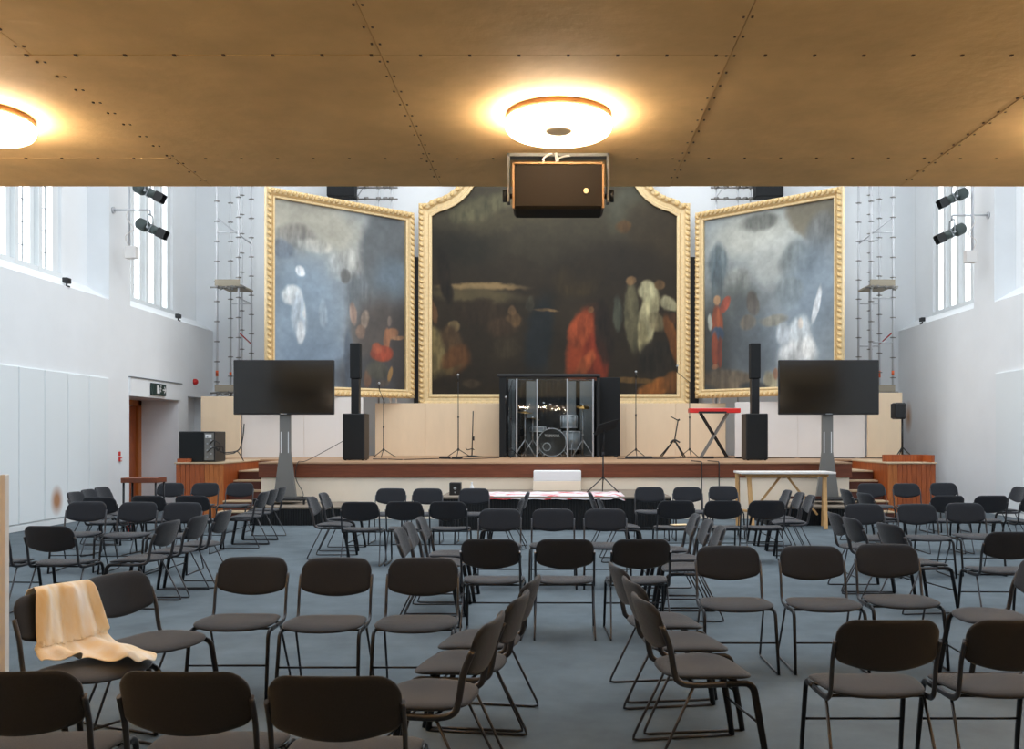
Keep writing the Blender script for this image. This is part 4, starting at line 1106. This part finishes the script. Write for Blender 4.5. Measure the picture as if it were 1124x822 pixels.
for sx, Y, lb in ((-1, wy(75), 'tiny black camera on the left window ledge, the nearer one'), (-1, wy(197), 'tiny black camera on the left window ledge near the scaffold'), (1, wy(1011), 'tiny black camera on the right window ledge near the scaffold')):
    t = thing('ledge_camera', lb, 'camera', (sx*9.13, Y, SILL), 0, 'small devices on the window ledges')
    MB().cyl((0, 0, 0), (0, 0, .02), .06, n=12).cyl((0, 0, .02), (0, 0, .07), .015).build('foot', M['black'], t)
    MB().bbox(-.05, .05, -.08, .08, .07, .17, .01).build('camera_body', M['black'], t)

# ------------------------------------------------------------------ lamps under the gallery
shade = emit('warm white lamp shade', (1.0, .80, .56), LAMP_STRENGTH)
shade_rim = emit('warm lamp rim', (1.0, .82, .62), LAMP_STRENGTH*12)
def disc_lamp(x, y, label):
    t = thing('ceiling_lamp', label, 'lamp', (x, y, GZ), 0, 'round disc lamps under the gallery')
    r = .221
    MB().lathe([(0, 0), (r*.985, 0), (r*.985, -.026), (0, -.026)], n=48).build('base_plate', M['lampbase'], t)
    MB().lathe([(r*.96, -.027), (r*.998, -.030), (r*.998, -.050), (r*.96, -.051)], n=48).build('shade_rim', shade_rim, t)
    pr = [(r, -.050)]+[(r-.03+.03*math.cos(a), -.050-.028*math.sin(a)) for a in (.4, .8, 1.2, 1.57)]+[(.10, -.078), (.055, -.066)]
    MB().lathe(pr, n=48).build('lamp_shade', shade, t)
    MB().lathe([(0, -.070), (.05, -.070), (.055, -.066), (.055, -.03), (0, -.03)], n=32).build('hub', M['ply'], t)
LY = 3.90
disc_lamp(.012, LY, 'round glowing disc lamp in the middle above the hanging loudspeaker')
disc_lamp(-2.40, LY, 'round glowing disc lamp cut off by the left edge of the photo')
disc_lamp(2.42, LY, 'round disc lamp just past the right edge of the photo')
for x in (-7.2, -4.8, 4.82, 7.2): disc_lamp(x, LY, 'round disc lamp further along the gallery, outside the photo')
for y_ in (1.1, -1.7):
  for x in (-4.8, -2.4, .012, 2.42, 4.82): disc_lamp(x, y_, 'round disc lamp further along the gallery, outside the photo')

# hanging loudspeaker under the gallery edge
t = thing('hanging_loudspeaker', 'bronze-grey loudspeaker box hung in a bracket below the middle disc lamp', 'speaker', (.012, 4.36, 0))
MB().bbox(-.212, .212, 0, .20, 2.655, 2.868, .012).build('speaker_case', M['speaker_case'], t)
fr = MB(); fr.box(-.212, -.203, -.008, .01, 2.655, 2.868).box(.203, .212, -.008, .01, 2.655, 2.868).box(-.212, .212, -.008, .01, 2.859, 2.868)
fr.build('front_rim', M['lampbase'], t)
MB().cyl((.128, -.012, 2.735), (.128, .0, 2.735), .012, n=14).build('knob', M['gold'], t)
br = MB(); br.box(-.24, .24, .06, .12, 2.915, 2.93).box(-.24, -.228, .06, .12, 2.70, 2.93).box(.228, .24, .06, .12, 2.70, 2.93)
br.build('bracket', M['tvmetal'], t)
for s in (-1, 1): MB().cyl((s*.212, .09, 2.735), (s*.262, .09, 2.735), .012, n=10).cyl((s*.242, .09, 2.735), (s*.262, .09, 2.735), .03, n=12).build('bracket_knob', M['black'], t)
cb = MB(); cb.tube(spline([(-.06, .03, 2.865), (-.07, .02, 2.89), (-.04, .05, 2.92), (-.02, .08, 2.93)]), .005, 6)
cb.tube(spline([(-.0, .03, 2.865), (.0, .02, 2.89), (.03, .05, 2.91), (.08, .08, 2.925)]), .005, 6).tube([(-.005, .05, 2.865), (-.01, .06, 2.93)], .008, 6)
cb.build('cable', M['white'], t)

# made-up floor lamps, added out of view to brighten the gallery ceiling
for i, (ux, uy) in enumerate(((-4.3, 1.2), (4.3, 1.2), (-4.3, 3.3), (4.3, 3.3))):
    t = thing('fill_uplighter', 'added floor lamp brightening the gallery ceiling, out of view', 'lamp', (ux, uy, 0), 0, 'added ceiling fill lamps')
    MB().lathe([(0, 0), (.15, 0), (.15, .02), (.03, .03), (0, .03)], n=24).build('base', M['black'], t)
    MB().cyl((0, 0, .02), (0, 0, 1.62), .012, n=10).build('pole', M['black'], t)
    MB().lathe([(0, 1.60), (.03, 1.60), (.17, 1.74), (.165, 1.745), (.03, 1.63), (0, 1.63)], n=28).build('bowl', M['black'], t)
    l = bpy.data.lights.new('ceiling_fill_lamp', 'AREA'); l.shape = 'DISK'; l.size = .26; l.energy = CEILING_FILL; l.color = (1.0, .75, .45)
    lo = bpy.data.objects.new('ceiling_fill_lamp', l); COL.objects.link(lo); lo.parent = t; lo.location = (0, 0, 1.735); lo.rotation_euler = (PI, 0, 0)

# pale partition edge at the far left
M['partition'] = mat('pale partition board', (226, 218, 208), .7)
t = thing('partition_board', 'pale board edge standing at the left side of the photo', 'board', (-4.15, 6.3, 0))
MB().bbox(-.46, .46, 0, .04, .0, 1.34, .006).build('board', M['partition'], t)
MB().bbox(.44, .47, -.005, .045, 0, 1.345, .004).build('edge_strip', M['partition'], t)
# ------------------------------------------------------------------ chairs
def seat_mesh():
    m = MB(); nr, na = 9, 48; vs = []; 
    def pt(r, a, top):
        c, s = math.cos(a), math.sin(a); e = 2/3.6
        x = math.copysign(abs(c)**e, c); y = math.copysign(abs(s)**e, s)
        hw = .244+.020*y; px, py = x*hw*r, y*.205*r+(.018*(1-x*x) if y > 0 else -.014*(1-x*x))*r*abs(y)
        th = .022*math.sqrt(max(0, 1-r**5)); z = .437-.012*max(0, py/.2)**2+.006*abs(px/.22)**2-.004*math.cos(px*7)
        return (px, py, z+th if top else z-th*.8)
    for top in (1, 0):
        vs.append(pt(0, 0, top))
        for i in range(1, nr+1):
            r = math.sin(PI/2*i/nr)
            for k in range(na): vs.append(pt(r, 2*PI*k/na, top))
    fs = []; S = 1+nr*na
    for t_ in (0, 1):
        o = t_*S
        for k in range(na):
            f = (o, o+1+k, o+1+(k+1)%na); fs.append(f if t_ == 0 else f[::-1])
            for i in range(nr-1):
                a = o+1+i*na; f = (a+k, a+na+k, a+na+(k+1)%na, a+(k+1)%na); fs.append(f if t_ == 0 else f[::-1])
    m.add(vs, fs, True); return m
def panel_y(z): return -.255-.075*(z-.565)/.235
def back_mesh():
    m = MB(); nu, nv = 30, 12; vs = []
    us = [math.sin(PI/2*(-1+2*i/nu)) for i in range(nu+1)]; ws = [math.sin(PI/2*(-1+2*j/nv)) for j in range(nv+1)]
    for side in (1, -1):
        for u in us:
            au = abs(u)
            zt = .803-.005*u*u-(.085*(1-math.sqrt(max(0, 1-((au-.66)/.34)**2))) if au > .66 else 0)
            zb = .558+.048*u*u+(.035*(1-math.sqrt(max(0, 1-((au-.84)/.16)**2))) if au > .84 else 0)
            for w in ws:
                z = (zt+zb)/2+(zt-zb)/2*w
                th = .019*math.sqrt(max(0, 1-max(au, abs(w))**7))
                vs.append((u*.229, panel_y(z)+.040*u*u+side*th, z))
    fs = []; S = (nu+1)*(nv+1)
    for t_ in (0, 1):
        for i in range(nu):
            for j in range(nv):
                a = t_*S+i*(nv+1)+j; f = (a, a+1, a+nv+2, a+nv+1); fs.append(f if t_ else f[::-1])
    m.add(vs, fs, True); return m
def upright_mesh(s):
    x = s*.232
    pts = spline([(x, panel_y(.69)+.03, .700), (x, panel_y(.60)+.04, .60), (x, -.205, .485), (s*.233, -.185, .435), (s*.236, -.12, .413), (s*.240, .05, .411)], 5)
    return MB().tube(pts, .0155, 8, .62)
def leg_mesh(s):
    x = s*.240
    pts = [(x, .05, .411), (x, .13, .411)]+[(x, .145+.05*math.sin(a), .361+.05*math.cos(a)) for a in (.2, .6, 1.0, 1.35)]+[(x*1.01, .215, .25), (x*1.02, .238, .12), (x*1.03, .255, .004)]
    r = [.0155, .0155, .0165, .018, .019, .019, .0185, .0175, .016]
    return MB().tube(pts, r, 8, .62)
def runner_mesh(s):
    x = s*.225
    pts = [(x, -.10, .412), (x*1.03, -.20, .21), (x*1.06, -.283, .04)]+[(x*1.06, -.283-.0+.02*(1-math.cos(a))*0+.03*math.sin(a)*-.3, .04-.032*math.sin(a)) for a in (.5, 1.0)]+[(x*1.06, -.265, .008), (x*1.07, 0, .008), (x*1.09, .245, .008)]
    return MB().tube(pts, .0075, 7)
def build_chair(label):
    t = thing('stacking_chair', label, 'chair')
    seat_mesh().build('seat', M['fabric'], t)
    back_mesh().build('backrest', M['fabric'], t)
    for s in (-1, 1):
        upright_mesh(s).build('back_upright', M['rod'], t); leg_mesh(s).build('leg', M['tube'], t); runner_mesh(s).build('runner', M['rod'], t)
    m = MB(); m.cyl((-.243, .222, .21), (.243, .222, .21), .0065, n=7); m.build('front_crossbar', M['tube'], t)
    m = MB(); m.cyl((-.235, -.10, .411), (.235, -.10, .411), .008, n=7).cyl((-.235, .10, .411), (.235, .10, .411), .008, n=7); m.build('seat_crossbar', M['tube'], t)
    return t
CHAIRS = {
  'front chairs facing the stage, bottom left': [
    (-1.889, 3.523, -4, 'chair facing away in the bottom left corner, cut off by the photo edge'),
    (-1.273, 3.524, 2, 'chair facing away at the bottom, just right of the one in the left corner'),
    (-0.746, 3.463, 1, 'chair facing away at the bottom, touching the row of side-on chairs'),
  ],
  'front chairs facing the stage, bottom right': [
    (1.465, 4.425, 0, 'large chair facing away at lower right, fully in view'),
    (2.04, 4.425, 0, 'large chair facing away at lower right, cut off by the photo edge'),
  ],
  'three side-on chairs facing left near the front': [
    (-0.576, 4.229, -81, 'nearest of three side-on chairs facing left at the bottom middle'),
    (-0.479, 4.833, -81, 'middle one of three side-on chairs facing left at the bottom middle'),
    (-0.429, 5.371, -81, 'farthest of three side-on chairs facing left at the bottom middle'),
  ],
  'three side-on chairs facing right near the front': [
    (0.73, 4.752, 81, 'nearest of three side-on chairs facing right, just right of the middle'),
    (0.723, 5.32, 81, 'middle one of three side-on chairs facing right, just right of the middle'),
    (0.678, 5.918, 81, 'farthest of three side-on chairs facing right, just right of the middle'),
  ],
  'second row facing the camera on the left': [
    (-1.994, 5.937, 180, 'large chair facing the viewer, leftmost of the front left row of three'),
    (-1.432, 5.89, 180, 'large chair facing the viewer, middle of the front left row of three'),
    (-0.866, 5.89, 180, 'large chair facing the viewer, rightmost of the front left row of three'),
  ],
  'second row facing the camera on the right': [
    (1.247, 6.563, 180, 'large chair facing the viewer, leftmost of the front right row of three'),
    (1.853, 6.563, 180, 'large chair facing the viewer, middle of the front right row of three'),
    (2.435, 6.68, 181, 'large chair facing the viewer, rightmost of the front right row of three'),
  ],
  'angled chairs at the lower left': [
    (-2.279, 5.355, 112, 'angled empty chair just right of the one with the yellow cloth'),
    (-2.321, 4.721, 115, 'angled chair at lower left with the cream and yellow cloth over it'),
    (-2.486, 4.078, 108, 'angled chair at the left edge in front of the cloth-covered one'),
  ],
  'dark chairs facing away at the far left': [
    (-4.535, 8.728, 3, 'black-backed chair facing away at the left, in front of the white wall panels'),
    (-5.166, 8.77, 3, 'chair mostly hidden behind the pale board at the left edge'),
  ],
  'chairs facing right along the left wall': [
    (-6.634, 13.561, 90, 'side-on chair along the left wall, nearest of three facing right'),
    (-6.751, 14.189, 90, 'side-on chair along the left wall, middle of three facing right'),
    (-6.879, 14.866, 92, 'side-on chair along the left wall, farthest of three facing right'),
  ],
  'far left row facing the stage': [
    (-6.046, 12.769, 2, 'dark chair facing away, leftmost of the left row behind the blue-lit chairs'),
    (-5.526, 13.056, 0, 'dark chair facing away, middle of the left row behind the blue-lit chairs'),
    (-4.935, 13.056, 0, 'dark chair facing away, rightmost of the left row behind the blue-lit chairs'),
  ],
  'left middle row facing the camera': [
    (-5.694, 11.242, 172, 'blue-lit chair facing the viewer, leftmost of the left middle row'),
    (-5.055, 11.159, 178, 'blue-lit chair facing the viewer, middle of the left middle row'),
    (-4.491, 11.08, 180, 'blue-lit chair facing the viewer, rightmost of the left middle row'),
  ],
  'chairs facing left in the left middle': [
    (-3.958, 8.96, -87, 'side-on chair facing left, nearest of three in the left middle'),
    (-3.909, 9.575, -88, 'side-on chair facing left, second of three in the left middle'),
    (-3.864, 10.15, -90, 'side-on chair facing left, farthest of three in the left middle'),
  ],
  'chairs in front of the left stage steps': [
    (-6.604, 15.89, 180, 'distant chair facing the viewer beside the narrow brown-topped table'),
    (-6.008, 15.89, 180, 'distant chair facing the viewer in front of the left timber box'),
    (-5.412, 15.89, 180, 'distant chair facing the viewer in front of the left stage steps'),
  ],
  'chairs facing left below the left television': [
    (-4.522, 13.673, -90, 'side-on chair facing left near the left television base, nearest of three'),
    (-4.564, 14.262, -90, 'side-on chair facing left near the left television base, middle of three'),
    (-4.625, 14.905, -90, 'side-on chair facing left near the left television base, farthest of three'),
  ],
  'chairs facing right below the left television': [
    (-2.93, 12.439, 90, 'side-on chair facing right beside the left platform, nearer of the two'),
    (-2.999, 13.342, 90, 'side-on chair facing right beside the left platform, farther of the two'),
  ],
  'middle left row facing the stage': [
    (-2.412, 11.819, -2, 'dark chair facing away, leftmost of the middle left row'),
    (-1.869, 11.899, 0, 'dark chair facing away, middle of the middle left row'),
    (-1.331, 11.899, 0, 'dark chair facing away, rightmost of the middle left row'),
  ],
  'distant row left of the middle platform': [
    (-2.526, 14.182, 180, 'distant chair facing the viewer against the cream stage front, left one'),
    (-1.965, 14.182, 180, 'distant chair facing the viewer left of the small black box'),
    (-1.249, 14.182, 180, 'distant chair facing the viewer right of the small black box'),
  ],
  'chairs facing right left of the middle': [
    (-1.05, 8.11, 90, 'side-on chair facing right behind the front left row, nearest of three'),
    (-1.068, 8.707, 90, 'side-on chair facing right behind the front left row, middle of three'),
    (-1.036, 9.294, 90, 'side-on chair facing right behind the front left row, farthest of three'),
  ],
  'middle row facing the camera': [
    (-0.614, 10.075, 180, 'dark grey chair facing the viewer below the printed cloth, left of three'),
    (-0.03, 10.075, 180, 'dark grey chair facing the viewer below the printed cloth, middle of three'),
    (0.543, 10.075, 180, 'dark grey chair facing the viewer below the printed cloth, right of three'),
  ],
  'central row facing the stage': [
    (-0.505, 7.65, 2, 'black-backed chair facing away in the centre row, left of three'),
    (0.071, 7.65, 0, 'black-backed chair facing away in the centre row, middle of three'),
    (0.661, 7.65, -2, 'black-backed chair facing away in the centre row, right of three'),
  ],
  'side-on chairs in front of the middle platform': [
    (-0.742, 12.165, -90, 'nearer side-on chair facing left in front of the printed cloth'),
    (-0.71, 13.561, -90, 'farther side-on chair facing left in front of the printed cloth'),
    (0.871, 12.165, 90, 'nearer side-on chair facing right in front of the printed cloth'),
    (0.802, 13.561, 90, 'farther side-on chair facing right in front of the printed cloth'),
  ],
  'distant row right of the middle platform': [
    (1.477, 14.575, 180, 'distant chair facing the viewer in front of the flat black box'),
    (2.076, 14.575, 180, 'distant chair facing the viewer beside the hanging leads, left one'),
    (2.686, 14.848, 180, 'distant chair facing the viewer beside the hanging leads, right one'),
  ],
  'middle right row facing the stage': [
    (1.509, 12.063, 0, 'dark chair facing away, leftmost of the middle right row'),
    (2.094, 12.063, 0, 'dark chair facing away, middle of the middle right row'),
    (2.644, 12.063, 0, 'dark chair facing away, rightmost of the middle right row'),
  ],
  'chairs facing left under the wooden table': [
    (3.155, 14.02, -90, 'side-on chair facing left below the wooden table, farthest of three'),
    (3.195, 13.45, -90, 'side-on chair facing left below the wooden table, middle of three'),
    (3.18, 12.836, -88, 'side-on chair facing left below the wooden table, nearest of three'),
  ],
  'chairs facing left right of the middle': [
    (1.139, 9.675, -90, 'side-on chair facing left behind the front right row, farthest of three'),
    (1.157, 8.991, -90, 'side-on chair facing left behind the front right row, middle of three'),
    (1.165, 8.367, -88, 'side-on chair facing left behind the front right row, nearest of three'),
  ],
  'chairs facing right in the right middle': [
    (3.223, 9.907, 90, 'side-on chair facing right near the wooden table leg, farthest of three'),
    (3.206, 9.317, 86, 'side-on chair facing right near the wooden table leg, middle of three'),
    (3.349, 8.719, 80, 'turned chair facing right just behind the front right row'),
  ],
  'right middle row facing the camera': [
    (3.638, 10.848, 180, 'blue-grey chair facing the viewer, leftmost of the right middle row'),
    (4.259, 10.848, 180, 'blue-grey chair facing the viewer, middle of the right middle row'),
    (4.893, 11.002, 180, 'blue-grey chair facing the viewer, rightmost of the right middle row'),
  ],
  'far right row facing the stage': [
    (5.317, 13.056, 0, 'dark chair facing away half hidden behind the right middle row'),
    (5.908, 13.056, 0, 'dark chair facing away by the right wall, beside the white panels'),
    (6.448, 12.863, 0, 'dark chair facing away cut off by the right edge, by the wall'),
  ],
  'chairs in front of the right stage steps': [
    (5.359, 15.732, 180, 'distant chair facing the viewer in front of the right stage steps'),
    (5.961, 15.732, 178, 'distant chair facing the viewer in front of the right timber box'),
    (6.651, 15.89, 180, 'distant chair facing the viewer just right of the right timber box'),
  ],
  'dark side-on chairs by the right steps': [
    (4.675, 14.274, 88, 'dark side-on chair facing right by the right television base, left one'),
    (4.66, 13.399, 80, 'dark side-on chair facing right by the right television base, right one'),
  ],
  'chairs at the right edge': [
    (7.05, 14.905, -90, 'side-on chair facing left against the right wall at the photo edge'),
    (3.852, 8.208, 2, 'black-backed chair facing away at the right edge, showing its seat'),
    (2.83, 6.092, -88, 'chair facing left at the right edge, only its seat and upright in view'),
  ],
}
first = None
SCARF = None
for grp, rows in CHAIRS.items():
    for (x, y, hd, lab) in rows:
        if first is None:
            first = build_chair(lab); first['group'] = grp; o = first
            o.location = (x, y, 0); o.rotation_euler = (0, 0, -math.radians(hd))
        else:
            o = copy_thing(first, (x, y, 0), -math.radians(hd), lab, grp)
        if 'yellow cloth over' in lab: SCARF = o

# cream and yellow cloth thrown over the angled chair
path = spline([(-.385, .50), (-.378, .62), (-.366, .76), (-.336, .832), (-.298, .80), (-.268, .70), (-.232, .58), (-.170, .495), (-.06, .480), (.08, .476), (.20, .462), (.235, .44)], 6)
NU = 56; vs = []; fs = []; NP = 66
def on_path(t_):
    q = max(0, min(.9999, t_))*(len(path)-1); i = int(q); f = q-i
    return path[i]*(1-f)+path[i+1]*f
for i in range(NP):
    for k in range(NU+1):
        u = k/NU
        t0 = .06+.05*math.sin(u*8)                                  # hem behind the back
        t1 = .86+.13*math.sin(u*5.2+.4)-.10*u*math.sin(u*14)         # uneven hem on the seat
        t_ = t0+(t1-t0)*i/(NP-1); p = on_path(t_)
        e = max(0, (t_-.30)/.7)
        xl = -.20-.05*min(1, e*2)+.10*max(0, e-.6); xr = .10+.13*e+.04*e*e
        x = xl+(xr-xl)*u
        amp = .016+.012*e if abs(t_-.27) > .05 else .007
        w1 = math.sin(u*13+2.0*math.sin(t_*3)+t_*3); w2 = math.sin(u*27-t_*9)
        f1 = w1*amp+w2*amp*.4
        yy, zz = p[0]+(.040*(x/.229)**2 if t_ < .55 else 0), p[1]
        if t_ < .25: yy -= .006+abs(f1)*.7
        elif t_ < .58: yy += .012+(f1+amp)*1.1; zz += f1*.15
        else: zz += .006+(f1+amp)*1.0+.008*math.sin(t_*23+u*6)**2; yy += .012*math.sin(u*9)
        vs.append((x+.02*math.sin(t_*7+u*4)*e, yy, zz))
for i in range(NP-1):
    for k in range(NU): a = i*(NU+1)+k; fs.append((a, a+1, a+NU+2, a+NU+1))
mb = MB(); mb.add(vs, fs, True)
cl = mb.build('draped_cloth', M['cloth'])
cl.location = SCARF.location.copy(); cl.rotation_euler = SCARF.rotation_euler.copy()
md = cl.modifiers.new('thick', 'SOLIDIFY'); md.thickness = .006; md.offset = 1
md = cl.modifiers.new('smooth', 'SUBSURF'); md.levels = 1; md.render_levels = 1
tag(cl, 'cream and yellow cloth draped over the angled chair at lower left', 'cloth')

# booklet left on a chair
for grp, rows in CHAIRS.items():
    for (x, y, hd, lab) in rows:
        if lab.startswith('dark chair facing away, leftmost of the middle right row'):
            o = MB().bbox(-.09, .13, -.05, .11, .462, .472, .002).build('booklet', M['paper'])
            o.location = (x+.08, y+.0, 0); o.rotation_euler = (0, 0, .3)
            tag(o, 'cream booklet lying on the seat of a dark chair', 'booklet')
t = thing('water_bottle', 'small red bottle standing behind the blue-lit chairs at the left', 'bottle', (sx_at(141, 15.6), 15.6, 0))
MB().lathe([(0, 0), (.035, 0), (.037, .01), (.037, .17), (.02, .20), (.02, .215)], n=16).build('bottle_body', M['red'], t)
MB().lathe([(0, .245), (.022, .24), (.022, .215), (0, .215)], n=12).build('cap', M['black'], t)
